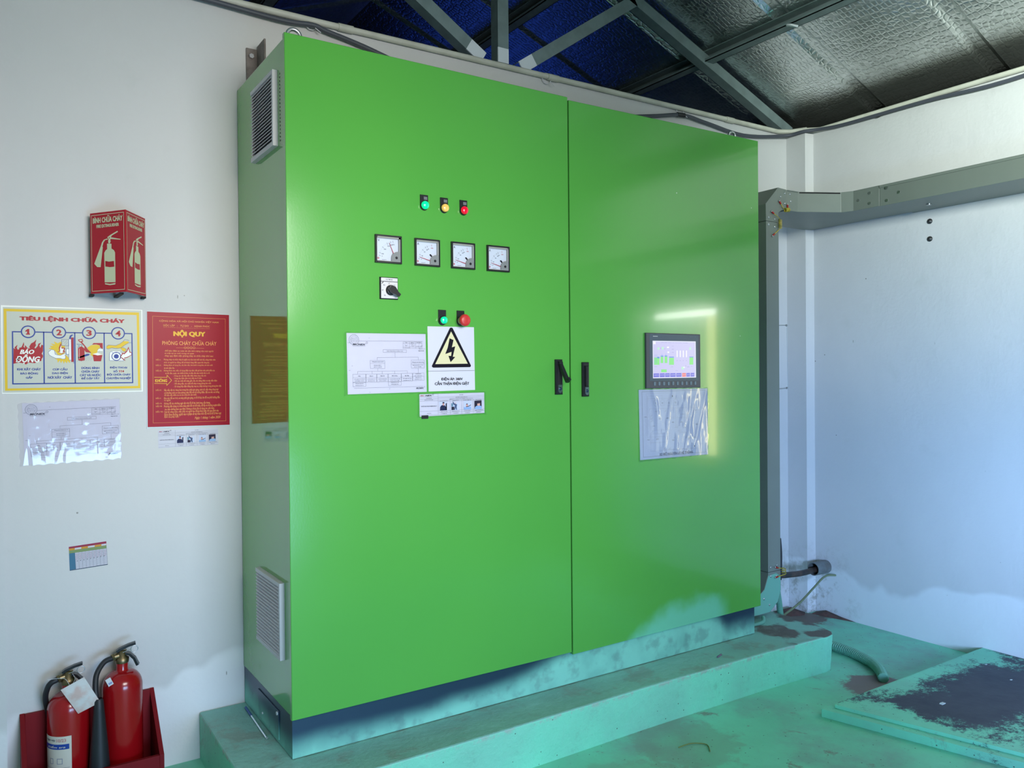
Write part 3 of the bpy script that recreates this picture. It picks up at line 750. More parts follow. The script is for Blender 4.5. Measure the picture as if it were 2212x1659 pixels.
  ('P',24,3,[15468,14242,15611,14243,15610,14201,15468,14200]),
  ('P',24,3,[15688,14247,15835,14248,15835,14209,15687,14208]),
  ('P',24,3,[15937,14203,16209,14205,16209,14166,15937,14164]),
  ('P',24,3,[17107,14210,17338,14212,17338,14182,17106,14181]),
  ('L',24,3,0.8,[15149,14291,15145,13908]),
  ('L',24,3,0.8,[15201,14291,15197,13908]),
  ('L',24,3,0.8,[15257,14291,15254,13908]),
  ('L',24,3,1.2,[15539,14318,15538,14238]),
  ('L',24,3,1.2,[15761,14320,15760,14239]),
  ('P',31,2,[16369,14463,16432,14463,16429,14187,16366,14186]),
  ('P',31,2,[16549,14465,16613,14465,16610,14188,16547,14187]),
  ('P',31,2,[16726,14466,16790,14467,16788,14189,16724,14188]),
  ('P',31,2,[16909,14468,16973,14469,16971,14190,16907,14189]),
  ('P',31,3,[15817,14618,15934,14620,15934,14555,15816,14554]),
  ('P',31,3,[15844,14417,15943,14418,15943,14353,15843,14352]),
  ('P',31,3,[16747,13788,16839,13787,16838,13738,16747,13738]),
  ('D',30,3,1.0,[16101,14638,16213,14640]),
  ('D',30,3,1.0,[16100,14505,16212,14506]),
  ('D',30,3,1.0,[16099,14376,16211,14377]),
  ('D',30,3,1.0,[15127,13789,15268,13788]),
  ('D',30,3,1.0,[16048,13780,16160,13780]),
  ('D',30,3,1.0,[16293,13633,16428,13633]),
  ('D',30,3,1.0,[16365,14040,16432,14040]),
  ('D',30,3,1.0,[16545,14040,16613,14041]),
  ('D',30,3,1.0,[16727,14041,16784,14041]),
  ('D',30,3,1.0,[16910,14042,16967,14042]),
  ('D',30,3,1.0,[16965,13779,17091,13779]),
  ('D',30,3,1.0,[17184,13804,17288,13804]),
  ('D',30,3,1.0,[15460,14565,15482,14502]),
  ('D',30,3,1.0,[15657,14520,15745,14521]),
  ('D',30,3,1.0,[16862,13825,16942,13825]),
  ('P',28,2,[15070,13518,15374,13521,15372,13368,15069,13364]),
  ('D',31,3,1.2,[15102,13452,15341,13454]),
  ('P',28,2,[15418,13519,15681,13523,15679,13368,15416,13364]),
  ('D',31,3,1.2,[15450,13452,15647,13454]),
  ('P',28,2,[15709,13521,15968,13525,15967,13369,15708,13365]),
  ('D',31,3,1.2,[15742,13452,15934,13454]),
  ('P',28,2,[16001,13523,16303,13526,16302,13370,16000,13366]),
  ('D',31,3,1.2,[16034,13451,16269,13453]),
  ('P',28,2,[16342,13524,16642,13528,16641,13371,16340,13367]),
  ('D',31,3,1.2,[16375,13451,16608,13453]),
  ('P',29,2,[16683,13526,16905,13530,16903,13372,16682,13367]),
  ('D',31,3,1.2,[16717,13450,16870,13453]),
  ('P',28,2,[16932,13528,17135,13532,17133,13374,16931,13369]),
  ('D',31,3,1.2,[16966,13451,17100,13453]),
  ('P',28,2,[17176,13530,17390,13534,17388,13375,17175,13370]),
  ('D',31,3,1.2,[17210,13451,17354,13453]),
  ('T', 36, 0, [15057, 15014, 15312, 15041], 'SIEMENS', 'b'),
  ('T', 3, 0, [17126, 15035, 17521, 15060], 'SIMATIC HMI', ''),
 ],
}

# ------------------------------------------------------------------ shared materials
PC = dict(hazcream=(214,208,168), ink=(75,78,95), inkgrey=(140,144,160), keygrey=(120,132,142), paper=(204,203,216), paper2=(192,200,220),
 photoblue=(150,180,220), photodark=(45,38,60), photonavy=(32,40,80), photopale=(196,204,228), photoskin=(206,160,150), photosuit=(70,86,120), phototeal=(100,140,160),
 postergold=(226,150,80), posterred=(160,8,36), postertrim=(205,215,220), posteryellow=(228,176,52), schedblue=(70,120,150), schedgreen=(128,148,100),
 schedink=(70,84,105), schedorange=(206,146,58), schedpink=(190,150,175), schedred=(150,50,75), screenbg=(225,230,255), screenblu=(100,150,230), screengrn=(140,235,140),
 screengrn2=(190,240,215), screenlav=(205,203,245), screennav=(120,120,225), screenred=(235,130,140), screentxt=(130,125,190), screenwhite=(245,245,255),
 signblack=(22,20,32), signblue=(28,62,150), signgrey=(196,200,190), signred=(170,14,36), signwhite=(240,242,238), signyellow=(226,190,40))
def pal(k):
    c = srgb(*PC[k])
    if k.startswith('screen'): return mat(k, (0, 0, 0, 1), .25, emit=c, es=.95)
    return mat(k, c, .35 if k[:4] in ('sign', 'post') else .5, coat=0, spec=.15)
PALM = [pal(k) for k in PAL]
white_pl = mat('white plastic', srgb(205,205,212), .45)
black_pl = mat('black plastic', (.012, .012, .016, 1), .3)
black_mt = mat('black rubber', (.015, .017, .022, 1), .5, bump=(90, .2, .001))
steel = mat('zinc steel', (.55, .56, .58, 1), .35, metal=1)
chrome = mat('chrome', (.8, .82, .86, 1), .12, metal=1)
brass = mat('brass', (.26, .20, .11, 1), .42, metal=1)
silver = mat('brushed aluminium plate', srgb(200,200,205), .4, metal=.3)
red_pt = mat('extinguisher red enamel', (.33, .004, .007, 1), .22, coat=.3, bump=(6, .03, .01))
box_red = mat('box red paint', (.20, .006, .011, 1), .6, spec=.2, noise=(9, .35, (.11, .005, .01, 1)))
trunk_m = mat('trunking grey enamel', srgb(118,125,118), .45, noise=(5, .25, srgb(106,113,107)))
truss_m = mat('truss grey paint', srgb(118,134,134), .5, noise=(14, .5, srgb(98,112,112)))
truss_w = mat('white wall paint on steel', srgb(210,216,220), .6)
conduit_m = mat('conduit pvc', srgb(200,200,188), .5, noise=(8, .5, srgb(165,165,152)))
cable_m = mat('grey cable sheath', srgb(72,76,86), .5)
black_cable = mat('black cable', (.02, .02, .022, 1), .5, noise=(20, .8, (.09, .05, .035, 1)))
dark = mat('dark opening', (.006, .006, .007, 1), .8)

def wall_mat():
    n = NT('white lime washed wall')
    base = n.mix(n.ss(n.noise(1.3, 5), .35, .7), (.625, .62, .625), (.585, .59, .595))
    base = n.mix(n.math('MULTIPLY', n.ss(n.noise(7, 6), .6, .78), .25), base, (.5, .52, .5))
    # fresh filler patch near the floor on the right wall and back wall
    lim = n.math('ADD', n.math('MULTIPLY', n.noise(2.2, 3), .5), .0)
    low = n.ss(n.math('SUBTRACT', n.z, lim), .04, .0)
    base = n.mix(n.math('MULTIPLY', low, .75), base, (.80, .81, .83))
    specks = n.ss(n.voro(9), .035, .02)
    base = n.mix(n.math('MULTIPLY', specks, n.ss(n.noise(3, 2), .56, .6)), base, (.16, .15, .14))
    sc = n.ss(n.voro(14, stretch=(1, 1, .22)), .03, .018)
    base = n.mix(n.math('MULTIPLY', sc, n.ss(n.noise(2.1, 2), .6, .64)), base, (.3, .3, .28))
    # damp dirt in the far right corner by the floor
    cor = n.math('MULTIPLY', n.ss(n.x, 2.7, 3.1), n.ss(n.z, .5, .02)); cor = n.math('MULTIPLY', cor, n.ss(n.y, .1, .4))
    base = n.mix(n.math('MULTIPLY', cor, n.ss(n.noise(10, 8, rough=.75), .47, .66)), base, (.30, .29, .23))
    nb = n.bump(n.noise(60, 5), .25, .004); nb = n.bump(n.noise(5, 4), .35, .012, nb)
    return n.done(base, .75, normal=nb)
def teal_mat(name, dust, slab=False):
    n = NT(name)
    c = n.mix(n.ss(n.noise(3, 6), .35, .7), (.22, .74, .52), (.20, .65, .46))
    c = n.mix(n.math('MULTIPLY', n.ss(n.noise(2.3, 8, rough=.65), .42, .7), dust), c, (.24, .42, .37))
    c = n.mix(n.math('MULTIPLY', n.ss(n.noise(5.5, 8, rough=.7, dist=.6), .60, .68), dust*.8), c, (.24, .17, .16))
    c = n.mix(n.ss(n.voro(30), .09, .05), c, (.06, .10, .08)) if dust > .3 else c
    nb = n.bump(n.noise(28, 6), .4, .004); nb = n.bump(n.noise(4, 4), .4, .02, nb)
    return n, c, nb
def floor_mat():
    n, c, nb = teal_mat('teal painted concrete floor', .9)
    c = n.mix(n.math('MULTIPLY', n.ss(n.noise(38, 8, rough=.8), .60, .68), .7), c, (.10, .13, .11))
    c = n.mix(n.math('MULTIPLY', n.ss(n.noise(17, 8, rough=.75, stretch=(1, 1.6, 1)), .66, .70), .8), c, (.20, .12, .11))
    # worn bare patches by the hose and in front of the plinth
    def blob(x, y, r, col, c, amt=1):
        dx = n.math('MULTIPLY', n.math('SUBTRACT', n.x, x), 1/r); dy = n.math('MULTIPLY', n.math('SUBTRACT', n.y, y), 1/r)
        d = n.math('SQRT', n.math('ADD', n.math('MULTIPLY', dx, dx), n.math('MULTIPLY', dy, dy)))
        d = n.math('ADD', d, n.math('MULTIPLY', n.math('SUBTRACT', n.noise(11, 6, rough=.65), .5), 1.6))
        return n.mix(n.math('MULTIPLY', n.ss(d, 1.0, .75), amt), c, col)
    c = blob(2.42, -.42, .17, (.22, .17, .17), c); c = blob(1.35, -.32, .22, (.24, .17, .16), c, .3)
    c = blob(3.0, .38, .12, (.14, .07, .06), c, .9); c = blob(1.0, -.5, .25, (.25, .29, .23), c, .3)
    return n.done(c, .55, normal=nb)
def plinth_mat():
    n, c, nb = teal_mat('teal painted concrete plinth', .35)
    top = n.ss(n.z, .160, .1645)
    c2 = n.mix(n.ss(n.noise(3.1, 6), .4, .65), (.25, .56, .49), (.22, .47, .42))
    bare = n.math('MULTIPLY', n.ss(n.x, 2.12, 2.2), n.ss(n.noise(4.5, 6), .46, .52))
    c2 = n.mix(bare, c2, (.13, .12, .11))
    edge = n.math('MULTIPLY', n.ss(n.z, .142, .158), n.ss(n.noise(13, 9, rough=.75), .50, .56))
    c = n.mix(n.math('MULTIPLY', edge, .75), c, (.36, .42, .38))
    c = n.mix(n.math('MULTIPLY', n.ss(n.noise(9, 8, rough=.75), .56, .70), .3), c, (.16, .28, .22))
    c2 = n.mix(n.math('MULTIPLY', n.ss(n.noise(6, 8, rough=.7), .5, .62), .5), c2, (.24, .28, .25))
    c = n.mix(top, c, c2); nb = n.bump(n.noise(14, 6, rough=.7), .5, .012, nb)
    return n.done(c, .6, normal=nb)
def rubber_mat():
    n, c, nb = teal_mat('slab with worn rubber skin', .4)
    dx = n.math('ADD', n.math('SUBTRACT', n.x, 2.0), n.math('MULTIPLY', n.math('ADD', n.y, .46), .30))
    edge = n.math('MINIMUM', dx, n.math('MULTIPLY', n.math('SUBTRACT', -.46, n.y), 1.3))
    m = n.math('ADD', n.math('MULTIPLY', edge, 1.25), n.math('MULTIPLY', n.math('SUBTRACT', n.noise(16, 12, rough=.85, stretch=(.7, .8, 1)), .56), 1.5)); m = n.math('ADD', m, n.math('SUBTRACT', n.noise(2.5, 2), .44))
    c = n.mix(n.ss(m, .03, .20), c, n.mix(n.noise(12, 6), (.022, .026, .05), (.07, .075, .10)))
    return n.done(c, .6, normal=nb)
def green_mat(name, peel, rough, spray=False):
    n = NT(name); c = (.096, .385, .060)
    c = n.mix(n.ss(n.noise(1.1, 2), .3, .7), c, (.086, .36, .058))
    if spray:
        u = n.math('SUBTRACT', n.x, 1.72); w1 = n.math('MULTIPLY', n.math('MULTIPLY', u, u), -.9)
        top = n.math('ADD', .40, n.math('ADD', w1, n.math('MULTIPLY', n.math('SUBTRACT', n.noise(7, 3), .5), .12)))
        f = n.ss(n.math('SUBTRACT', n.z, top), .035, -.05)
        f = n.math('MULTIPLY', f, n.ss(n.x, 1.97, 1.86))
        c = n.mix(n.math('MULTIPLY', f, .85), c, (.17, .56, .40))
    sp = n.math('MULTIPLY', n.ss(n.voro(7), .022, .012), n.ss(n.noise(2.5, 2), .52, .56))
    c = n.mix(sp, c, (.5, .72, .45))
    nb = n.bump(n.noise(170, 2), peel, .0006); nb = n.bump(n.noise(2.2, 2), .10, .012, nb)
    return n.done(c, rough, normal=nb, spec=.55, coat=.35)
def toe_mat():
    n = NT('steel toe plinth with teal overspray')
    h = n.math('SUBTRACT', n.z, n.math('ADD', .212, n.math('MULTIPLY', n.math('SUBTRACT', n.noise(1.5, 3), .5), .10)))
    reach = n.math('MULTIPLY', n.math('MULTIPLY', n.ss(n.x, .7, 1.3), n.ss(n.x, 1.98, 1.85)), .09)
    f = n.ss(n.math('SUBTRACT', h, reach), .045, -.04)
    f = n.math('MULTIPLY', f, n.math('ADD', .78, n.math('MULTIPLY', n.ss(n.noise(8, 5), .3, .6), .22)))
    c = n.mix(f, (.035, .07, .12), n.mix(n.ss(n.noise(18, 6), .5, .7), (.22, .60, .49), (.17, .42, .36)))
    r = n.math('ADD', .35, n.math('MULTIPLY', f, .3))
    return n.done(c, r, metal=n.math('SUBTRACT', .55, n.math('MULTIPLY', f, .55)), normal=n.bump(n.noise(220, 2), .25, .0006))
def foil_mat():
    n = NT('embossed foil roof lining')
    e1 = n.ss(n.voro(30, 'DISTANCE_TO_EDGE', stretch=(1, 1.5, 1)), .0, .22); e2 = n.noise(55, 3)
    nb = n.bump(e1, .22, .006); nb = n.bump(e2, .12, .003, nb); nb = n.bump(n.noise(2.2, 3), .15, .03, nb)
    c = n.mix(n.ss(n.noise(3, 5), .4, .7), (.82, .86, .85), (.66, .70, .69))
    c = n.mix(n.math('MULTIPLY', n.ss(e1, .8, .1), .35), c, (.95, .98, .98))
    c = n.mix(n.math('MULTIPLY', n.ss(n.math('ADD', n.x, n.math('MULTIPLY', n.noise(6, 4), .06)), 3.0, 3.14), .8), c, (.14, .135, .12))  # shaded band along the eave, put into the foil colour
    return n.done(c, .30, metal=1.0, normal=nb)
wall_m = wall_mat(); floor_m = floor_mat(); plinth_m = plinth_mat(); slab_m = rubber_mat(); foil_m = foil_mat()
green_front = green_mat('glossy green door enamel', .14, .17, True); green_side = green_mat('glossy green side enamel', .06, .07); toe_m = toe_mat()
WY, WX, FZ = .569, 3.147, 0.0

# ------------------------------------------------------------------ room
g = G(); g.box(-1.8, 3.4, -4.6, 4.2, -.1, 0, floor_m); struct(g.build('floor'))
g = G(); g.box(-1.28, 3.147, WY, .69, 0, 2.722, wall_m); struct(g.build('wall_back'))
def holed(x, axis_y, holes, z1, t):       # wall in the y-z plane at x with rectangular openings (y0, y1, z0, z1)
    g = G(); ya, yb = axis_y; ys = sorted({ya, yb}|{h[0] for h in holes}|{h[1] for h in holes})
    for a, b in zip(ys, ys[1:]):
        hs = [h for h in holes if h[0] <= a and h[1] >= b]
        if not hs: g.box(x, x+t, a, b, 0, z1, wall_m)
        else: g.box(x, x+t, a, b, 0, hs[0][2], wall_m) if hs[0][2] > 0 else None; g.box(x, x+t, a, b, hs[0][3], z1, wall_m)
    return g
g = holed(WX, (-3.47, 4.2), [(-1.95, -1.16, .76, 1.80)], 2.715, .14); struct(g.build('wall_right'))
g = holed(-1.42, (-3.47, 4.2), [], 2.735, .14); struct(g.build('wall_left'))
g = G(); g.box(-1.42, -.6, -3.47, -3.35, 0, 2.715, wall_m); g.box(1.3, 3.147, -3.47, -3.35, 0, 2.715, wall_m); g.box(-.6, 1.3, -3.47, -3.35, 2.56, 2.715, wall_m)
struct(g.build('wall_front'))
g = G(); g.box(-1.42, 3.28, 4.1, 4.2, 0, 2.735, dark); struct(g.build('wall_far'))
# roof lining: two slopes with lengthwise corrugations running down each slope
RZ = lambda x: 2.81+.39*(3.147-x) if x > 1.17 else 2.81+.39*(x+.807)
g = G(); prof = []
y = -3.95
while y < 4.0:
    prof += [(y, 0), (y+.36, 0), (y+.385, .018), (y+.435, .018), (y+.46, 0)]; y += .62
prof = [(a-.07, b) for a, b in prof]+[(4.3, 0)]
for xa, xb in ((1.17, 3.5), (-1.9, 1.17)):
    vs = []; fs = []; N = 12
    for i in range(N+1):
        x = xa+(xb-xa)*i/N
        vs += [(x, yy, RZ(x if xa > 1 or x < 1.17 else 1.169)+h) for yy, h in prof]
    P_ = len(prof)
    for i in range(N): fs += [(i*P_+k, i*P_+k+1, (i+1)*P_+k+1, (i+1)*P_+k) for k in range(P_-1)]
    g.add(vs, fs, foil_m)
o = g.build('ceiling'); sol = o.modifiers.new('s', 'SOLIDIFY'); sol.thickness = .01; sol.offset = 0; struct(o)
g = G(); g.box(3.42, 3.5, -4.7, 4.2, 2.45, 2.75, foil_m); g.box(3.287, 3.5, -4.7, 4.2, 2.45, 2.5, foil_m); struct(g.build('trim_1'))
g = G()   # gable ends above the front and far walls
for y in (-3.47, 4.15): g.prism([(-1.8, 2.7), (3.4, 2.7), (1.17, 3.6)], y, y+.05, dark)
g.box(-1.8, -1.6, -4.6, 4.2, 2.6, 2.74, dark)
struct(g.build('trim_2'))
g = G(); g.slab([(3.084, .44), (3.147, .432), (3.147, WY), (3.10, WY), (3.088, WY)], 0, 2.693, wall_m); struct(g.build('trim_3'))
g = G(); g.box(-1.28, -.727, .535, WY, 0, 2.735, wall_m); struct(g.build('trim_4'))
# ------------------------------------------------------------------ roof steel
def member(g, a, b, wd, y0, y1, m, m2=None, cut=None):
    a = Vector(a); b = Vector(b); d = (b-a).normalized(); n = Vector((-d.y, d.x))*wd/2
    g.prism([tuple(a+n), tuple(a-n), tuple(b-n), tuple(b+n)], y0, y1, m)
t = thing('roof_truss', (1.17, .59, 2.735), 'grey painted angle-steel truss standing on top of the white back wall above the green cabinet', 'truss')
for nm, a, b, foot in (('top_chord', (3.15, 2.745), (1.17, 3.517), 0), ('top_chord', (-.81, 2.745), (1.17, 3.517), 0), ('diagonal_brace', (1.265, 2.735), (1.95, 3.205), 1),
                       ('king_post', (1.168, 2.735), (1.168, 3.50), 1), ('diagonal_brace', (1.065, 2.735), (.33, 3.19), 1)):
    g = G(); A = Vector(a); B = Vector(b); d = (B-A).normalized()
    if foot:
        s0 = A+d*(.085 if nm != 'king_post' else .065)
        member(g, a, s0, .056, .580, .586, truss_w); member(g, s0, b, .056, .580, .586, truss_m)
    else: member(g, a, b, .056, .580, .586, truss_m)
    nn = Vector((-d.y, d.x))*.028; sg = 1 if nn.x < 0 else -1; nn *= sg       # the flange set back from the visible leaf
    p, q_ = A+nn, B+nn; e = nn.normalized()*.004
    g.prism([tuple(p), tuple(p-e), tuple(q_-e), tuple(q_)], .586, .636, truss_m)
    g.build(nm, t)
for x, yy0, lab in ((2.47, -3.34, 'grey C-section roof purlin running along the right slope, nearer the right wall eave'), (1.72, -3.34, 'grey roof purlin high on the right slope, just right of the ridge'),
               (.45, -3.34, 'dim grey roof purlin on the dark left slope of the roof')):
    z = RZ(x)-.005; g = G(); g.box(x-.03, x+.03, yy0, 4.1, z-.065, z-.061, truss_m); g.box(x+.026, x+.03, yy0, 4.1, z-.065, z-.008, truss_m); g.box(x-.03, x+.03, yy0, 4.1, z-.012, z-.008, truss_m); g.box(x-.03, x-.026, yy0, 4.1, z-.065, z-.05, truss_m)
    tag(g.build('roof_purlin', loc=(x, 0, z)), lab, 'purlin', 'purlins under the roof lining')
g = G(); z = RZ(2.47)-.07; g.tube([(2.44, .06, z), (2.43, .03, z-.012), (2.45, .01, z-.02), (2.47, .03, z-.012), (2.46, .055, z)], .006, truss_w, 6)
tag(g.build('wire_clip', loc=(2.45, .03, z)), 'small pale wire clip under the purlin near the right eave', 'clip')
# ------------------------------------------------------------------ conduits and cables at the wall head
g = G(); g.tube([(-1.27, .556, 2.703), (.3, .556, 2.704), (1.7, .556, 2.712), (3.0, .556, 2.717), (3.06, .52, 2.717), (3.10, .44, 2.716)], .0125, conduit_m, 12)
for x in (.42, 1.42, 2.6): g.tube([(x-.03, .556, 2.704+(x-.3)*.0047), (x+.03, .556, 2.7045+(x-.3)*.0047)], .0155, conduit_m, 12)
t = tag(g.build('conduit', loc=(1, .556, 2.71)), 'pale plastic conduit along the top of the back wall above the cabinet', 'conduit')
for x, z in ((.283, 2.692), (1.385, 2.70), (2.23, 2.70)):
    g = G(); g.tube(arc((x, z), .024, 0, 2*PI, 14, y=.556), .002, white_pl, 6, cap=False); g.tube([(x+.01, .54, z-.02), (x+.03, .535, z-.035)], .002, white_pl, 5); g.build('cable_tie', t)
g = G(); g.tube([(3.09, .45, 2.712), (3.134, .38, 2.705), (3.134, -.3, 2.705), (3.134, -1.5, 2.70), (3.134, -3.33, 2.70)], .0125, conduit_m, 12)
t = tag(g.build('conduit', loc=(3.134, -.5, 2.70)), 'pale plastic conduit along the top of the right wall', 'conduit')
g = G(); g.tube(arc((.03, 2.697), .021, 0, 2*PI, 14), .0018, white_pl, 6, cap=False)
g.v = [(3.134, v[0], v[2]) for v in g.v]; g.build('cable_tie', t)
g = G(); g.tube(spline([(-1.27, .548, 2.69), (-.6, .548, 2.69), (-.17, .546, 2.686), (.159, .546, 2.674), (.283, .543, 2.682), (.34, .546, 2.672), (.49, .55, 2.649), (.9, .55, 2.57), (1.5, .55, 2.55), (2.004, .55, 2.633), (2.229, .546, 2.676), (2.415, .55, 2.667), (2.703, .55, 2.648), (3.02, .535, 2.690), (3.075, .44, 2.700), (3.12, .36, 2.700), (3.128, .2, 2.69), (3.128, -.25, 2.685), (3.128, -.6, 2.668), (3.128, -1.2, 2.69), (3.128, -3.33, 2.68)], 6), .0095, cable_m, 10)
tag(g.build('cable', loc=(1, .55, 2.65)), 'dark grey cable tied under the conduit, sagging behind the cabinet top', 'cable')
g = G(); g.tube([(2.20, .547, 2.674), (2.25, .546, 2.677)], .0125, black_pl, 10); tag(g.build('cable_joint', loc=(2.22, .547, 2.675)), 'black taped joint on the grey cable above the right cabinet door', 'cable joint')
# ------------------------------------------------------------------ concrete plinth, slab
g = G(); P_ = [(-.15, .568), (-.155, -.168), (.6, -.171), (1.3, -.163), (2.0, -.170), (2.38, -.188), (2.425, -.180), (2.455, -.155), (2.488, -.05), (2.492, .2), (2.48, .568)]
Pb = [(x, y+(.012 if y < 0 else 0)) for x, y in P_]
n_ = len(P_); g.add([(x, y, .165) for x, y in P_]+[(x, y, 0) for x, y in Pb], [tuple(range(n_))]+[(n_+i, n_+(i+1) % n_, (i+1) % n_, i) for i in range(n_)], plinth_m)
tag(g.build('concrete_plinth', loc=(1.1, .2, 0), bevel=.006, seg=2), 'teal painted low concrete plinth carrying the green cabinet, chipped front edge', 'plinth')
g = G(); A = [(1.95, -.46), (3.146, -.455), (3.146, -3.2), (2.70, -3.2)]; g.slab(A[::-1], 0, .032, slab_m)
t = tag(g.build('raised_slab', loc=(2.6, -1, 0), bevel=.002), 'low two-layer teal slab with worn black top on the floor by the right wall', 'slab')
g = G(); g.slab([(2.0, -.485), (2.74, -3.19), (3.145, -3.19), (3.145, -.478)], .032, .046, slab_m); g.build('top_layer', t, bevel=.0015)
chip = mat('paint flake', srgb(205,215,220), .6)
for x, y, z, k in ((2.35, -.72, .046, 1), (2.93, -.60, .046, .45), (2.83, -.75, .046, .5)):
    g = G(); g.prism([(x-.012*k, z+.0005), (x+.01*k, z+.0005), (x+.012*k, z+.003*k), (x-.008*k, z+.004*k)], y-.006*k, y+.007*k, chip); tag(g.build('paint_flake', loc=(x, y, z)), ('largest of the white paint flakes, lying nearest the front on the black slab' if k == 1 else 'tiny white paint flake lying far back on the worn black slab'), 'flake', None if k == 1 else 'tiny paint flakes on the slab')
# rubble in the corner
mort = mat('reddish mortar', (.13, .065, .055, 1), .9, noise=(25, .8, (.06, .045, .04, 1)), bump=(40, .8, .01))
for pts, lab in (([(2.93, .565), (2.95, .45), (3.03, .42), (3.084, .455), (3.086, .565)], 'rough reddish mortar fillet on the floor left of the corner pilaster'), ([(3.146, .43), (3.09, .42), (3.10, .33), (3.146, .18)], 'rough reddish mortar fillet on the floor against the right wall')):
    cx = sum(p[0] for p in pts)/len(pts); cy = sum(p[1] for p in pts)/len(pts); g = G(); n = len(pts)
    vs = [(x, y, 0) for x, y in pts]+[((x+cx)/2, (y+cy)/2, .012+.010*random.random()) for x, y in pts]+[(cx+.02, cy+.02, .024)]
    g.add(vs, [(i, (i+1) % n, n+(i+1) % n, n+i) for i in range(n)]+[(n+i, n+(i+1) % n, 2*n) for i in range(n)], mort)
    tag(g.build('mortar_fillet', loc=(cx, cy, 0)), lab, 'mortar')

# ------------------------------------------------------------------ the cabinet
W_ = 2.156; SP = 1.081
cab = thing('switchgear_cabinet', (W_/2, .28, .165), 'tall glossy green two-door electrical cabinet standing on the teal concrete plinth', 'electrical cabinet')
g = G(); g.box(.006, 2.150, .022, .566, .298, 2.390, green_side); g.build('body', cab, bevel=.003)
g = G(); g.box(0, 1.078, 0, .018, .296, 2.396, green_front, .0015); g.box(.004, .012, .018, .022, .32, 2.37, black_mt); g.build('door', cab)
g = G()
def tiltz(x): return -.010*(W_-x)/SP
v0 = len(g.v); g.box(1.0835, 2.156, 0, .018, .296, 2.396, green_front, .0015); g.v = [(x, y, z+tiltz(x)) for x, y, z in g.v]; g.build('door', cab)
g = G(); g.box(1.062, 1.10, .0185, .0215, .31, 2.38, black_mt); g.build('door_gasket', cab)
g = G(); g.box(.008, 2.140, .024, .564, .168, .297, toe_m); g.box(.01, 2.138, .03, .56, .165, .1685, black_mt); toe = g.build('toe_plinth', cab)
R90 = Matrix.Rotation(-PI/2, 4, 'Z')
def side(y, z, x=.006): return Matrix.Translation((x, y, z)) @ R90       # local frame on the left side face, facing -x
g = G(side(.266, .228, .008)); g.box(-.115, .115, -.0035, 0, -.048, .046, toe_m); g.tube([(.104, -.001, .036), (.104, -.007, .036)], .006, truss_w, 10); g.tube([(-.06, -.001, -.02), (-.06, -.006, -.02)], .004, truss_w, 8); g.build('cover_plate', toe, bevel=.001)
def grille(y0, y1, z0, z1, slant, name='ventilation_grille'):
    nd = node(name, cab, (.006, (y0+y1)/2, (z0+z1)/2)); w2 = (y1-y0)/2; h2 = (z1-z0)/2
    M = side((y0+y1)/2, (z0+z1)/2)
    g = G(M); b = .012
    g.box(-w2+.004, w2-b, -.016, 0, h2-b, h2, white_pl); g.box(-w2+.004, w2-b, -.016, 0, -h2, -h2+b, white_pl)
    g.box(-w2, -w2+.004, -.010, 0, -h2, h2, white_pl); g.box(w2-b, w2, -.016, 0, -h2, h2, white_pl); g.build('frame', nd)
    g = G(M); g.box(-w2+.004, w2-.004, -.001, 0, -h2+.004, h2-.004, dark); g.build('filter_mat', nd)
    g = G(M); N = 20; st = (2*h2-2*b)/N
    for k in range(N):
        z = -h2+b+st*(k+.5)
        a, c_, t_ = z-st*.42, z+st*.40, .0026
        vs = []
        for x in (-w2+.004, w2-b): vs += [(x, -.0155, a), (x, -.0155, a+t_), (x, -.002, c_+t_*.6), (x, -.002, c_)]
        g.add(vs, [(0, 4, 5, 1), (1, 5, 6, 2), (0, 3, 7, 4), (0, 1, 2, 3), (4, 7, 6, 5)], white_pl)
    g.build('louvre', nd)
    return nd
grille(.092, .342, 2.074, 2.311, 1); grille(.079, .346, .460, .702, 1)
g = G(side(.068, 2.187))
for k in range(19): g.box(-.002, .002, -.0006, .001, -.104+k*.0115, -.0995+k*.0115, dark)
g.build('perforation_strip', cab)
for x in (.056, 2.075):
    g = G(); g.tube([(x, .08, 2.39), (x, .08, 2.405)], .014, steel, 14); g.tube(arc((x, 2.424), .021, 0, 2*PI, 22, y=.08), .006, steel, 10, cap=False); g.build('lifting_eye', cab)
# pilot lights
def lamp_mat(n_, c, e): return mat(n_, c, .2, emit=c, es=e, coat=.6)
lg, ly, lr = lamp_mat('lit green lens', (.0, .75, .28, 1), .75), lamp_mat('amber lens', (.85, .50, .12, 1), .25), lamp_mat('lit red lens', (.55, .0, .02, 1), .9)
def plate_pts(w=.0145, up=.024, n=10): return [(-w, up), (w, up)]+[(w*math.cos(-PI*k/n), -.0135+w*math.sin(-PI*k/n)+.0) for k in range(n+1)]
def pilot(x, z, m, name='pilot_light', lab=None):
    nd = node(name, cab, (x, 0, z)); L = (x, 0, z); T = Matrix.Translation(L)
    g = G(T); g.prism(plate_pts(), -.004, 0, black_pl); g.lathe([(.0145, .002), (.0145, .008), (.0125, .009)], black_pl, axis='y', c=(0, 0, -.0115)); g.box(-.002, .011, -.0048, -.004, .008, .018, mat('lens label', srgb(110,112,118), .3)); g.build('holder', nd)
    g = G(T); g.lathe([(.0135, .006), (.0135, .013), (.0118, .0165), (.007, .0185), (.0005, .019)], m, axis='y', c=(0, 0, -.0115)); o = g.build('lens', nd)
    if lab: o['label'] = lab
    return nd
pilot(.4675, 1.932, lg, lab='lit green lens'); pilot(.5435, 1.931, ly, lab='amber lens'); pilot(.6195, 1.931, lr, lab='lit red lens')
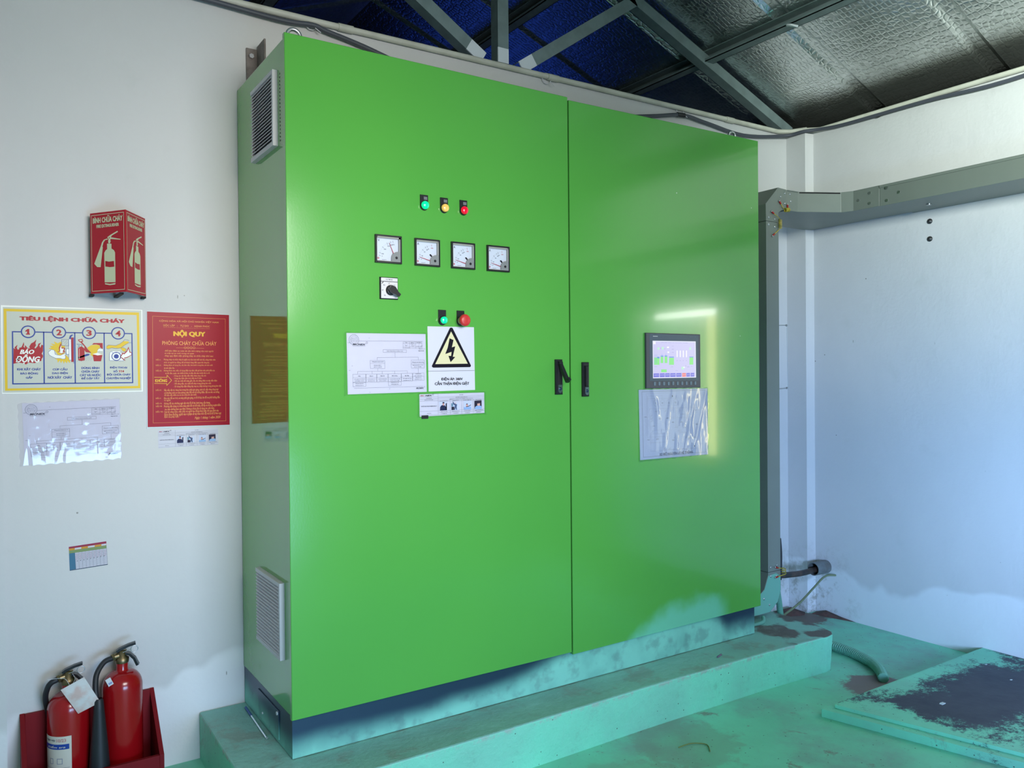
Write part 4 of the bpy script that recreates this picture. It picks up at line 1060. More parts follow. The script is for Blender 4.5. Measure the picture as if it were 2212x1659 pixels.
def button(x, z):
    nd = node('push_button', cab, (x, 0, z)); T = Matrix.Translation((x, 0, z))
    g = G(T); g.prism(plate_pts(), -.004, 0, black_pl); g.lathe([(.0145, .002), (.0145, .014), (.0125, .015), (.0125, .010)], black_pl, axis='y', c=(0, 0, -.0115)); g.build('holder', nd)
    g = G(T); g.lathe([(.0118, .010), (.0118, .020), (.010, .022), (.0005, .0225)], lg, axis='y', c=(0, 0, -.0115)); g.build('button_cap', nd)
button(.532, 1.549)
nd = node('emergency_stop_button', cab, (.604, 0, 1.549)); T = Matrix.Translation((.604, 0, 1.549))
g = G(T); g.prism(plate_pts(), -.004, 0, black_pl); g.build('holder', nd)
g = G(T); g.lathe([(.0125, .003), (.0125, .022), (.018, .024), (.0195, .027)], mat('cream collar', srgb(225,190,150), .4), axis='y', c=(0, 0, -.0105)); g.build('collar', nd)
g = G(T); g.lathe([(.0195, .026), (.0205, .029), (.0205, .034), (.019, .038), (.012, .0405), (.0005, .041)], mat('red mushroom plastic', (.55, .03, .03, 1), .35), axis='y', c=(0, 0, -.0105)); g.build('mushroom_head', nd)
# panel meters
grey_rim = mat('clear rim of the meter window', srgb(150,150,146), .2, coat=.5); dial_m = mat('meter dial', srgb(196,204,220), .4); cap_m = mat('meter grey cap', srgb(122,126,128), .45)
needle_m = mat('red needle', (.38, .01, .03, 1), .4); INK = mat('ink', PALM[0].node_tree and srgb(75,78,95)); RED = MATS['signred']
def meter(x, z, unit, frac, labels):
    nm = 'voltmeter' if unit == 'V' else 'ammeter'; nd = node(nm, cab, (x, 0, z)); T = Matrix.Translation((x, 0, z)); h = .0455; w = .047
    g = G(T); t_ = .0052
    g.box(-w+t_, w-t_, -.0088, 0, h-t_, h, black_pl); g.box(-w+t_, w-t_, -.0088, 0, -h, -h+t_, black_pl); g.box(-w, -w+t_, -.009, 0, -h, h, black_pl, .001); g.box(w-t_, w, -.009, 0, -h, h, black_pl, .001); g.build('bezel', nd)
    g = G(T); a, b = w-t_, h-t_
    g.flat([(-a, -b), (a, -b), (a, b), (-a, b)], -.0012, dial_m); g.box(-a, a, -.0078, -.0012, b-.0055, b, grey_rim); g.box(a-.0055, a, -.0078, -.0012, -b, b, grey_rim); g.box(-a, a, -.0078, -.0012, -b, -b+.002, grey_rim)
    g.box(-a, -a+.0016, -.0078, -.0012, -b, b, grey_rim)
    px, pz, r = .026, -.030, .060
    A = [(px+(r-.003)*math.cos(q), pz+(r-.003)*math.sin(q)) for q in [PI*.545+k*(PI*.40)/20 for k in range(21)]]
    g.strip(A, .003, -.0014, mat('dial arc', srgb(190,197,212), .5))
    for f, tx, red in labels:
        q = PI*.955-f*PI*.41; c, s_ = math.cos(q), math.sin(q); mm = RED if red else INK
        g.strip([(px+r*c, pz+r*s_), (px+(r-.007)*c, pz+(r-.007)*s_)], .0009, -.0016, mm)
        if tx: k = .0028*len(tx)/2; g.text(tx, (px+(r-.0125)*c-k, pz+(r-.0125)*s_-.0018, px+(r-.0125)*c+k, pz+(r-.0125)*s_+.0018), -.0016, mm)
    g.text(unit, (-.036, .024, -.029, .032), -.0016, INK)
    g.ring((-.0345, -.030), .0022, .0018, -.0016, RED); g.strip([(-.022, -.034), (-.006, -.034)], .0015, -.0016, mat('inkgrey', (0, 0, 0))); g.strip([(-.034, -.0372), (-.012, -.0372)], .0007, -.0016, mat('inkgrey', (0, 0, 0)))
    if unit == 'A': g.box(.010, .016, -.0017, -.0014, -.009, -.004, MATS['signblack']); g.box(.013, .019, -.0017, -.0014, -.012, -.007, MATS['signblack'])
    g.build('dial', nd)
    q = PI*.955-frac*PI*.41; g = G(T); c, s_ = math.cos(q), math.sin(q); dx = Vector((-s_, c))*.0009; P0 = Vector((px, pz))+Vector((c, s_))*.012; P1 = Vector((px, pz))+Vector((c, s_))*.056
    g.prism([tuple(P0-dx*1.3), tuple(P1-dx*.6), tuple(P1+dx*.6), tuple(P0+dx*1.3)], -.0036, -.0028, needle_m); P2 = P0+Vector((c, s_))*.008
    if unit == 'V': g.prism([tuple(P0-dx*4), tuple(P2-dx*4), tuple(P2+dx*4), tuple(P0+dx*4)], -.0040, -.0030, mat('needle root', (.06, .02, .03, 1)))
    g.build('needle', nd)
    g = G(T); x0, x1, z0, z1 = .010, a-.0005, -b+.0005, -.0065; rr = .022
    pts = [(x0, z0), (x1, z0), (x1, z1), (x0+rr, z1)]+[(x0+rr-rr*math.sin(PI/2*k/8), z1-rr+rr*math.cos(PI/2*k/8)) for k in range(1, 9)]
    g.prism(pts, -.0085, -.0012, cap_m, grey_rim); g.disc((.027, -.0265), .0045, -.0087, black_pl); g.build('movement_cover', nd)
    return nd
VL = [(0, '0', 0), (.13, '100', 0), (.42, '200', 0), (.70, '300', 0), (.88, '400', 0), (1.0, '500', 0)]
AL = [(0, '0', 0), (.20, '20', 0), (.47, '30', 0), (.66, '40', 0), (.76, '50', 0), (1.0, '100', 1)]
meter(.3345, 1.763, 'V', .80, VL)
m1 = meter(.477, 1.763, 'A', .085, AL)
for x in (.6155, .759): c = copy_tree(m1, cab); c.location.x += x-.477
# voltmeter selector
nd = node('selector_switch', cab, (.3355, 0, 1.636)); T = Matrix.Translation((.3355, 0, 1.636))
g = G(T); g.box(-.0325, .0325, -.006, 0, -.036, .036, black_pl, .003); g.build('frame', nd)
g = G(T); g.box(-.029, .0295, -.0068, -.006, .0225, .0335, silver); g.box(-.029, .0295, -.0068, -.006, -.033, .0205, silver)
g.text('VOLTMETER', (-.013, .026, .012, .030), -.0071, INK)
for tx, a, b in (('0', -.001, .0155), ('ST', .018, .0095), ('RS', -.018, .0095), ('RT', -.0235, -.0075), ('TR', -.0165, -.024)): g.text(tx, (a-.0022*len(tx)/1.4, b-.0022, a+.0022*len(tx)/1.4, b+.0022), -.0071, INK)
g.strip([(-.0265, .0145), (-.021, .020)], .0024, -.0071, MATS['signblack']); g.build('legend_plate', nd)
g = G(T); c0 = (.004, -.0065); g.lathe([(.017, .006), (.0165, .014), (.015, .016), (.0005, .0165)], black_pl, axis='y', c=(c0[0], 0, c0[1]), n=40)
q = math.radians(-38); d = Vector((math.cos(q), math.sin(q))); n_ = Vector((-d.y, d.x)); C0 = Vector(c0)
pts = [C0+n_*.0075-d*.013, C0-n_*.0075-d*.013, C0-n_*.0125, C0-n_*.0065+d*.018, C0-n_*.0055+d*.030, C0+n_*.0055+d*.030, C0+n_*.0065+d*.018, C0+n_*.0125]
g.prism([tuple(p) for p in pts], -.030, -.014, black_pl); o = g.build('knob', nd, bevel=.0015)
# swing handles
def escutcheon(g, x, z): g.box(x-.0165, x+.0165, -.009, 0, z-.0655, z+.0655, black_pl, .003); g.box(x-.0085, x+.0085, -.0095, -.009, z-.030, z+.048, dark)
def lock(T_, x, z):
    g = G(); pts = [(x-.009, z+.015), (x+.009, z+.015), (x+.009, z-.006)]+[(x+.009*math.cos(-PI*k/8), z-.007+.009*math.sin(-PI*k/8)) for k in range(9)]
    g.prism(pts, -.013, -.008, chrome); g.lathe([(.0055, .012), (.0055, .015), (.0005, .0155)], mat('lock core', (.02, .05, .09, 1), .25, metal=.6), axis='y', c=(x, 0, z)); return g.build('lock', T_)
nd = node('door_handle', cab, (1.023, 0, 1.341)); g = G(); escutcheon(g, 1.023, 1.341); g.build('escutcheon', nd); lock(nd, 1.0235, 1.297)
g = G(); P0 = Vector((1.024, -.012, 1.392)); P1 = Vector((1.030, -.052, 1.322)); d = (P1-P0).normalized(); s_ = Vector((1, 0, 0)); n_ = d.cross(s_).normalized()
vs = [P0+s_*.007+n_*.006, P0-s_*.007+n_*.006, P0-s_*.007-n_*.006, P0+s_*.007-n_*.006]; ve = [P1+s_*.0075+n_*.006, P1-s_*.0075+n_*.006, P1-s_*.0075-n_*.007, P1+s_*.0075-n_*.007]
g.add([tuple(p) for p in vs+ve], [(0, 1, 2, 3), (7, 6, 5, 4), (0, 4, 5, 1), (1, 5, 6, 2), (2, 6, 7, 3), (3, 7, 4, 0)], black_pl)
e0 = P1-d*.012; g.add([tuple(p) for p in (e0-s_*.006-n_*0, e0+s_*.006, P1+s_*.006, P1-s_*.006, e0-s_*.006+n_*.016, e0+s_*.006+n_*.016, P1+s_*.006+n_*.016, P1-s_*.006+n_*.016)], [(0, 1, 2, 3), (7, 6, 5, 4), (0, 4, 5, 1), (1, 5, 6, 2), (2, 6, 7, 3), (3, 7, 4, 0)], black_pl)
g.tube([(1.016, -.012, 1.392), (1.032, -.012, 1.392)], .008, black_pl, 12); o = g.build('lever', nd, bevel=.001); o['label'] = 'lever swung out from its recess'
nd = node('door_handle', cab, (1.150, 0, 1.331)); g = G(); escutcheon(g, 1.150, 1.331); g.build('escutcheon', nd); lock(nd, 1.1515, 1.287)
g = G(); g.box(1.143, 1.158, -.017, -.009, 1.303, 1.383, black_pl, .003); o = g.build('lever', nd); o['label'] = 'lever folded flush in its recess'
# operator panel
hp = .0098; frame_m = mat('panel grey front', srgb(66,84,100), .4); frame_d = mat('panel bezel', srgb(74,74,84), .45)
PX0, PX1, PZ0, PZ1 = 1.469-hp, 1.779-hp, 1.291, 1.516
nd = node('operator_panel', cab, (1.615, 0, 1.403))
g = G(); g.box(PX0, PX1, -.010, 0, PZ0, PZ1, frame_d, .002); g.box(PX0+.018, PX1-.012, -.0103, -.009, PZ0+.030, PZ1-.004, frame_m); g.build('housing', nd)
def draw(g, ents, y0, dx=0, kinds='PLRDCT', st=.00035, lmin=0):
    for e in ents:
        if e[0] not in kinds: continue
        k, m, l = e[0], PALM[e[1]], e[2]; y = y0-st*(l+.5)
        pt = lambda a: [(a[i]/10000+dx, a[i+1]/10000) for i in range(0, len(a), 2)]
        if k == 'P': g.flat(pt(e[3]), y, m)
        elif k in 'LR': g.strip(pt(e[4]), e[3]/1000, y, m, k == 'R')
        elif k == 'C':
            c = pt(e[3])[0]
            if e[5]: g.ring(c, e[4]/1000, e[5]/1000, y, m)
            else: g.disc(c, e[4]/1000, y, m)
        elif k == 'D':
            a, b = [Vector(p) for p in pt(e[4])]; n = max(2, int((b-a).length/.0042)); rr = random.Random(int(e[4][0])+7*int(e[4][1])); t0 = 0.0
            while t0 < 1:
                t1 = min(1, t0+(.5+rr.random())/n)
                g.strip([a+(b-a)*t0, a+(b-a)*t1], e[3]/1000*(.7+.5*rr.random()), y, m); t0 = t1+.28/n
        else: g.text(e[4], tuple(c/10000+(dx if i % 2 == 0 else 0) for i, c in enumerate(e[3])), y, m, e[5])
pa = ART['panel']; g = G(); draw(g, [e for e in pa if not (e[0] == 'T' and e[2] == 0)], -.0103, -hp); o = g.build('screen', nd); o['label'] = 'lit touch screen with a plant diagram'
g = G(); draw(g, [e for e in pa if e[0] == 'T' and e[2] == 0], -.0104, -hp); g.build('lettering', nd)
keym = mat('membrane key', srgb(108,124,138), .45)
k0 = None
for i in range(10):
    x = 1.5135-hp+i*.0258
    if k0 is None: g = G(); g.box(x-.0055, x+.0055, -.0116, -.0102, 1.3025, 1.3175, keym, .0006); k0 = g.build('key', nd, loc=(x, -.0104, 1.31))
    else: c = k0.copy(); COL.objects.link(c); c.location.x += i*.0258
# hidden hinge tab under the small photo notice
g = G(); g.box(.451, .475, -.004, 0, 1.205, 1.216, black_pl); g.build('rubber_tab', cab)
# wall bracket above the cabinet
g = G(); g.box(.040, .082, .560, .568, 2.393, 2.55, mat('rusty angle', srgb(120,112,108), .6, noise=(30, .6, srgb(80,70,65)))); g.box(.078, .084, .47, .56, 2.394, 2.56, mat('rusty angle', (0, 0, 0)))
t = tag(g.build('angle_bracket', loc=(.06, .56, 2.4)), 'grey steel angle bracket on the wall behind the top left corner of the cabinet', 'bracket')
g = G(); g.tube([(.056, .560, 2.52), (.056, .548, 2.52)], .009, steel, 6); g.build('bolt', t)

# ------------------------------------------------------------------ notices
def sheet(name, key, y, label, cat, group=None, thick=.0008):
    E = ART[key]; base = E[0]; P = [(base[3][i]/10000, base[3][i+1]/10000) for i in range(0, len(base[3]), 2)]
    c = (sum(p[0] for p in P)/len(P), sum(p[1] for p in P)/len(P)); g = G(); g.prism(P, y-thick, y-.0001, PALM[base[1]])
    o = g.build(name, loc=(c[0], y, c[1])); tag(o, label, cat, group)
    dr = [e for e in E[1:] if e[0] != 'T']; tx = [e for e in E if e[0] == 'T']
    if dr: g = G(); draw(g, dr, y-thick); g.build('printing', o)
    if tx: g = G(); draw(g, tx, y-thick); g.build('lettering', o)
    return o
sheet('fire_instruction_board', 'board', WY, 'white and yellow bordered fire instruction board with four numbered picture panels', 'sign', thick=.003)
sheet('fire_regulation_poster', 'regs', WY, 'red poster of fire regulations in gold lettering beside the cabinet', 'poster', thick=.003)
org = sheet('organisation_chart', 'org', 0, 'white organisation chart sheet taped on the left green door', 'notice', 'organisation chart sheets')
sheet('voltage_warning_notice', 'haz', 0, 'white notice with yellow lightning triangle and 380V warning on the left door', 'warning notice')
ph = sheet('staff_photo_table', 'phot', 0, 'long white table notice with four small portraits on the left green door', 'notice', 'staff photo tables')
sheet('readings_chart', 'sched', WY, 'small tilted coloured table chart stuck alone low on the white wall', 'chart')
fo = sheet('wiring_diagram', 'foil', 0, 'large wiring diagram in crinkled plastic below the touch screen', 'diagram')
c = copy_tree(org); c.location = (org.location.x-.8605, WY, org.location.z-.212); c.rotation_euler = (0, math.radians(-1.0), 0); c['label'] = 'organisation chart in a crumpled plastic sleeve on the white wall under the fire board'
org2 = c
c = copy_tree(ph); c.scale = (.785, 1, .82); c.location = (-.1735, WY, 1.139); c['label'] = 'long narrow table notice with four small portraits on the wall under the red poster'

def film(name, parent, P, y, seed, N=46, amp=.004, ridge=None):
    """crinkled clear plastic over a quad P = bl, br, tr, tl"""
    m = bpy.data.materials.get('clear plastic sleeve')
    if not m:
        m = bpy.data.materials.new('clear plastic sleeve'); m.use_nodes = True; nt = m.node_tree; nt.nodes.clear()
        out = nt.nodes.new('ShaderNodeOutputMaterial'); mx = nt.nodes.new('ShaderNodeMixShader'); tr = nt.nodes.new('ShaderNodeBsdfTransparent'); gl = nt.nodes.new('ShaderNodeBsdfGlossy'); fr = nt.nodes.new('ShaderNodeFresnel')
        tr.inputs[0].default_value = (.95, .96, .97, 1); gl.inputs['Roughness'].default_value = .09; fr.inputs[0].default_value = 1.5
        ad = nt.nodes.new('ShaderNodeMath'); ad.operation = 'MULTIPLY_ADD'; ad.inputs[1].default_value = 1.0; ad.inputs[2].default_value = .03
        nt.links.new(fr.outputs[0], ad.inputs[0]); nt.links.new(ad.outputs[0], mx.inputs[0]); nt.links.new(tr.outputs[0], mx.inputs[1]); nt.links.new(gl.outputs[0], mx.inputs[2]); nt.links.new(mx.outputs[0], out.inputs[0])
    R_ = random.Random(seed); folds = [(R_.random(), R_.uniform(-.25, .25), R_.uniform(.006, .02), R_.uniform(.4, 1)) for _ in range(16)]
    bl, br, tr_, tl = [Vector(p) for p in P]; vs = []
    for j in range(N+1):
        for i in range(N+1):
            u, v_ = i/N, j/N; p = (bl*(1-u)+br*u)*(1-v_)+(tl*(1-u)+tr_*u)*v_; h = 0
            for a, sl, wd, am in folds: h += am*math.exp(-((u-a-sl*(v_-.5))/wd)**2)*(.3+.7*abs(math.sin(3*v_+a*9)))
            h += .10*R_.random(); e = min(u, 1-u, v_, 1-v_)
            jx = .0015*math.sin(v_*40+seed)*(1 if i in (0, N) else 0); jz = .002*math.sin(u*55+seed)*(1 if j in (0, N) else 0)
            vs.append((p.x+jx, y-.0022-amp*h*(.35+min(1, e*8)*.65)*.5, p.y+jz))
    g = G(); g.add(vs, [(j*(N+1)+i, j*(N+1)+i+1, (j+1)*(N+1)+i+1, (j+1)*(N+1)+i) for j in range(N) for i in range(N)], m, True)
    o = g.build(name, parent, loc=wloc(parent)); o.location = (0, 0, 0); return o
film('plastic_sleeve', fo, [(1.425, .996), (1.824, 1.002), (1.823, 1.289), (1.424, 1.289)], 0, 3)
o = film('plastic_sleeve', org2, [(-.683, 1.076), (-.392, 1.078), (-.390, 1.281), (-.684, 1.276)], WY, 11)
film('plastic_sleeve', org, [(.178, 1.288), (.476, 1.290), (.474, 1.492), (.180, 1.491)], 0, 5, amp=.0008)
film('plastic_sleeve', ph, [(.436, 1.208), (.705, 1.212), (.704, 1.293), (.437, 1.291)], 0, 6, amp=.0008)

# ------------------------------------------------------------------ three-sided extinguisher sign
sred = MATS['signred']; lum = mat('luminous cream', srgb(205,212,178), .5); signbk = mat('sign face red', (.42, .008, .022, 1), .45, spec=.35)
t = thing('extinguisher_sign', (-.395, WY, 1.756), 'red folded V-shaped fire extinguisher sign standing off the white wall above the fire board', 'sign')
def wing(A, B, nm):
    A = Vector(A); B = Vector(B); L = (B-A).length; d = (B-A)/L; z0, z1 = 1.626, 1.888; H = z1-z0
    M = Matrix(((d.x, -d.y, 0, A.x), (d.y, d.x, 0, A.y), (0, 0, 1, z0), (0, 0, 0, 1))); g = G(M)
    g.box(0, L, 0, .0025, 0, H, signbk, .0005); o = g.build(nm, t)
    k = L/.152; g = G(M); y = -.0006
    X = lambda u: u*L
    g.strip([(X(.045)+.004*0, .008), (X(.955), .008), (X(.955), H-.008), (X(.045), H-.008)], .0016, y, lum, True)
    g.build('border', o)
    g = G(M); g.text('BÌNH CHỮA CHÁY', (X(.09), H-.034, X(.92), H-.012), y, lum, 'b'); g.text('FIRE EXTINGUISHER', (X(.19), H-.050, X(.82), H-.040), y, lum, 'b'); g.build('lettering', o)
    g = G(M)
    F = lambda a, b: (X((a-200)/510), H-(b-205)/1265*H)
    sk = lambda P: [F(a, b+(a-455)*.12) for a, b in P]
    g.flat(sk([(405, 1310), (405, 1080), (420, 1062), (480, 1070), (540, 1062), (560, 1040), (560, 1300)]), y, lum)
    g.flat(sk([(405, 1080), (405, 850), (425, 810), (447, 790), (447, 705), (510, 705), (510, 780), (545, 805), (560, 840), (560, 960), (540, 972), (470, 985), (418, 975), (418, 1062)]), y-.0002, lum)
    g.flat(sk([(540, 965), (560, 955), (560, 1050), (545, 1055)]), y, lum)
    g.flat(sk([(408, 1322), (480, 1330), (560, 1312), (555, 1335), (480, 1350), (410, 1340)]), y, lum)
    g.flat(sk([(465, 700), (462, 660), (470, 640), (450, 605), (500, 565), (595, 505), (605, 520), (520, 575), (500, 605), (640, 630), (638, 640), (500, 632), (492, 650), (500, 665), (488, 700)]), y, lum)
    g.flat(sk([(462, 640), (420, 650), (395, 690), (380, 750), (385, 765), (350, 1075), (300, 1075), (258, 1025), (340, 790), (358, 740), (372, 690), (400, 645), (450, 625)]), y-.0001, lum)
    g.disc(F(480, 618), .0022, y-.0004, signbk, 12); g.build('pictogram', o)
wing((-.478, .530), (-.390, .402), 'sign_wing'); wing((-.3895, .402), (-.312, .530), 'sign_wing')
for x, y in ((-.474, .549), (-.400, .487), (-.318, .549)):
    g = G(); g.box(x-.006, x+.006, y-.0185 if x != -.4 else .43, WY, 1.6195, 1.6258, dark); g.build('standoff', t)

# ------------------------------------------------------------------ extinguishers in their box
t = thing('extinguisher_box', (-.5, .48, 0), 'open dark red box on the floor against the wall holding the two extinguishers', 'box')
bx0, bx1, by0, by1 = -.692, -.298, .385, .566
def sidep(x, nm):
    g = G(); vs = []
    for xx in (x, x+.014): vs += [(xx, by0, 0.005), (xx, by1, 0.005), (xx, by1, .287), (xx, by0, .125)]
    g.add(vs, [(3, 2, 1, 0), (4, 5, 6, 7), (0, 1, 5, 4), (1, 2, 6, 5), (2, 3, 7, 6), (3, 0, 4, 7)], box_red); g.build(nm, t, bevel=.001)
sidep(bx0, 'side_panel'); sidep(bx1-.014, 'side_panel')
g = G(); g.box(bx0+.014, bx1-.014, by0, by0+.014, .005, .1245, box_red); g.build('front_panel', t, bevel=.001)
g = G(); g.box(bx0+.014, bx1-.014, by1-.012, by1, .005, .286, box_red); g.build('back_panel', t, bevel=.001)
g = G(); g.box(bx0, bx1, by0, by1, 0, .012, box_red); g.build('bottom_panel', t)
def extinguisher(x, y, sh, label, r=.0605):
    """sh: height of the shoulder tangent"""
    t = thing('fire_extinguisher', (x, y, .012), label, 'fire extinguisher'); z0 = .012
    g = G(); pr = [(.0005, z0), (r-.006, z0), (r, z0+.008), (r, sh)]+[(.020+(r-.020)*math.cos(a), sh+.052*math.sin(a)) for a in [k*PI/2/9 for k in range(1, 10)]]+[(.018, sh+.058), (.018, sh+.082)]
    g.lathe(pr, red_pt, 40, c=(x, y, 0)); g.build('cylinder', t)
    zt = sh+.082; g = G(); g.lathe([(.020, zt-.004), (.021, zt), (.021, zt+.012), (.014, zt+.016), (.014, zt+.036), (.0005, zt+.036)], brass, 16, c=(x, y, 0))
    g.tube([(x-.010, y, zt+.020), (x-.024, y-.002, zt+.018)], .0105, brass, 10); g.tube([(x-.024, y-.002, zt+.018), (x-.030, y-.003, zt+.016)], .013, brass, 6, smooth=False); g.build('valve', t)
    def blade(P, wd, th, nm):
        g = G(); P = [Vector(p) for p in P]; n = len(P); vs = []
        for i, p in enumerate(P):
            d = (P[min(i+1, n-1)]-P[max(i-1, 0)]).normalized(); s_ = d.cross(Vector((0, 0, 1))).normalized(); u = s_.cross(d)
            vs += [p+s_*wd/2+u*th/2, p-s_*wd/2+u*th/2, p-s_*wd/2-u*th/2, p+s_*wd/2-u*th/2]
        g.add([tuple(v) for v in vs], [(0, 1, 2, 3), (4*n-1, 4*n-2, 4*n-3, 4*n-4)]+[(4*i+k, 4*(i+1)+k, 4*(i+1)+(k+1) % 4, 4*i+(k+1) % 4) for i in range(n-1) for k in range(4)], black_pl); g.build(nm, t, bevel=.001)
    blade([(x-.016, y, zt+.034), (x-.008, y-.001, zt+.040), (x+.018, y-.004, zt+.050), (x+.040, y-.007, zt+.055)], .020, .008, 'squeeze_lever')
    blade([(x+.004, y-.001, zt+.028), (x+.022, y-.004, zt+.022), (x+.036, y-.007, zt+.006), (x+.046, y-.010, zt-.018)], .019, .009, 'carry_handle')
    g = G(); cx, cz = x+.034, zt+.040; g.tube([(cx+.011*math.cos(a), y-.022, cz+.011*math.sin(a)) for a in [k*2*PI/16 for k in range(17)]], .0012, steel, 6, cap=False); g.tube([(x+.0, y-.018, zt+.033), (cx-.010, y-.022, cz)], .0014, steel, 6); g.build('safety_pin', t)
    return t, zt
t, zt = extinguisher(-.405, .492, .338, 'taller red fire extinguisher with long curved black hose, right one in the box')
hx = -.405
g = G(); g.tube(spline([(hx-.030, .489, zt+.016), (hx-.055, .480, zt+.010), (hx-.078, .462, zt-.018), (hx-.084, .446, zt-.055), (hx-.082, .436, zt-.09)], 8), .0085, black_mt, 12); g.build('hose', t)
g = G(); g.lathe([(.010, .335), (.014, .328), (.016, .30), (.026, .18), (.034, .06), (.034, .05), (.030, .052)], black_mt, 28, c=(-.482, .428, 0)); g.build('discharge_horn', t)
g = G(); M = Matrix.Translation((-.448, .452, .372)) @ Matrix.Rotation(math.radians(-25), 4, 'Y') @ Matrix.Rotation(math.radians(-28), 4, 'X'); g.M = M; g.box(-.008, .008, -.0005, .0005, -.012, .012, chip); g.flat([(-.005, -.008), (.006, -.008), (.006, -.002), (-.005, -.002)], -.0007, mat('faded blue', srgb(130,150,200), .5)); g.build('sticker', t)
t, zt = extinguisher(-.561, .492, .302, 'shorter red fire extinguisher with hanging paper tag, left one in the box')
hx = -.561
g = G(); g.tube(spline([(hx-.030, .489, zt+.016), (hx-.048, .490, zt+.008), (hx-.058, .500, zt-.012), (hx-.062, .520, zt-.05), (hx-.050, .548, zt-.12)], 8), .0085, black_mt, 12); g.build('hose', t)
lab = mat('ivory label paper', srgb(205,200,188), .5); g = G(); rr = .0610
def wrap(a0, a1, z0, z1, r, m, n=14):
    vs = []; fs = []
    for k in range(n+1):
        a = math.radians(a0+(a1-a0)*k/n); vs += [(hx+r*math.sin(a), .492-r*math.cos(a), z0), (hx+r*math.sin(a), .492-r*math.cos(a), z1)]
    g.add(vs, [(2*k, 2*k+2, 2*k+3, 2*k+1) for k in range(n)], m, True)
wrap(-92, 2, .03, .236, rr, lab)
lb = g.build('label', t)
g = G(); wrap(-92, -4, .196, .212, rr+.0003, mat('label blue', srgb(24,60,150), .4)); wrap(-62, -50, .150, .168, rr+.0003, MATS['inkgrey']); wrap(-60, -52, .152, .166, rr+.0005, lab); wrap(-38, -22, .150, .168, rr+.0003, MATS['inkgrey']); wrap(-36, -24, .152, .166, rr+.0005, lab)
wrap(-88, -3, .138, .1387, rr+.0003, MATS['ink'])
for k in range(8): wrap(-72, -40+(k*37 % 23), .126-k*.011, .1275-k*.011, rr+.0003, MATS['inkgrey'])
def curved(tx, a0, a1, z0, z1, m, st='b'):
    vs, fs, bb = glyphs(tx, st); q = G(); r = rr+.0007
    out = []
    for a, b in vs:
        u = (a-bb[0])/(bb[2]-bb[0]); v_ = (b-bb[1])/(bb[3]-bb[1]); an = math.radians(a0+(a1-a0)*u); out.append((hx+r*math.sin(an), .492-r*math.cos(an), z0+(z1-z0)*v_))
    g.add(out, fs, m)
curved('Ngày nạp', -78, -42, .220, .228, MATS['ink'], 'm'); curved('10/23', -38, -12, .219, .229, mat('faded red ink', srgb(190,120,125), .5)); curved('Kiểm tra', -72, -14, .200, .208, lab, 'i')
g.build('label_print', lb)
card = mat('stained card', srgb(206,206,206), .7, noise=(28, .7, srgb(196,160,150)))
P0 = [(-.587, .428, .385), (-.540, .428, .300), (-.478, .420, .325), (-.522, .428, .412)]
g = G(); g.add(P0+[(a, b+.0006, c_) for a, b, c_ in P0], [(0, 1, 2, 3), (7, 6, 5, 4), (0, 4, 5, 1), (1, 5, 6, 2), (2, 6, 7, 3), (3, 7, 4, 0)], card)
tg = g.build('tag', t)
g = G(); g.tube(spline([(-.560, .4275, .388), (-.570, .455, .405), (-.585, .470, .408), (-.620, .465, .412)], 6), .0007, truss_w, 5); g.tube(spline([(-.560, .4275, .388), (-.545, .455, .402), (-.55, .480, .412)], 5), .0007, truss_w, 5); g.build('tag_wire', tg)

# ------------------------------------------------------------------ trunking
TZ0, TZ1 = 2.150, 2.250
tr = thing('cable_trunking', (2.5, .3, 1.2), 'grey sheet-metal cable trunking rising beside the cabinet and turning along the right wall', 'cable trunking')
YF, YB = .15, .45
def tprism(pts, nm, y0=YF, y1=YB):
    g = G(); g.prism(pts, y0, y1, trunk_m); return g.build(nm, tr, bevel=.0012, seg=1)
tprism([(2.392, .384), (2.392, 2.085), (2.484, 2.085), (2.484, .384)], 'riser')
tprism([(2.392, 2.087), (2.390, 2.168), (2.482, 2.257), (2.545, 2.2535), (2.545, 2.155), (2.520, 2.155), (2.484, 2.135), (2.484, 2.087)], 'elbow')
g = G(); Fp = [(2.547, .15), (2.625, .145), (2.825, .040), (2.850, -.012), (2.851, -.15), (3.13, -.15), (3.13, .43), (3.07, .45), (2.547, .45)]
g.slab(Fp, 2.152, 2.252, trunk_m); g.build('corner_piece', tr, bevel=.0012, seg=1)
g = G(); g.box(2.850, 3.145, -3.34, -.152, TZ0, TZ1, trunk_m); g.box(2.847, 2.851, -3.34, -.152, TZ1-.012, TZ1+.001, trunk_m); g.build('wall_run', tr, bevel=.0012, seg=1)
g = G(); g.tube([(2.55, .148, 2.2505), (2.625, .143, 2.2505)], .0025, trunk_m, 6); g.add([(2.632, .1405, 2.244), (2.822, .0405, 2.244), (2.822, .0405, 2.2505), (2.632, .1405, 2.2505)], [(0, 1, 2, 3)], dark)
g.build('lid_lip', tr)
tprism([(2.392, .382), (2.392, .372), (2.362, .305), (2.330, .285), (2.155, .285), (2.155, .186), (2.405, .188), (2.462, .230), (2.486, .285), (2.484, .382)], 'lower_elbow')
lowpaint = mat('teal overspray on trunking', (.16, .42, .33, 1), .5); g = G(); g.prism([(2.394, .366), (2.364, .303), (2.331, .283), (2.157, .283), (2.157, .188), (2.404, .190), (2.460, .231), (2.4835, .285), (2.482, .355), (2.45, .372)], YF-.0008, YF+.0005, lowpaint); g.build('paint_overspray', tr)
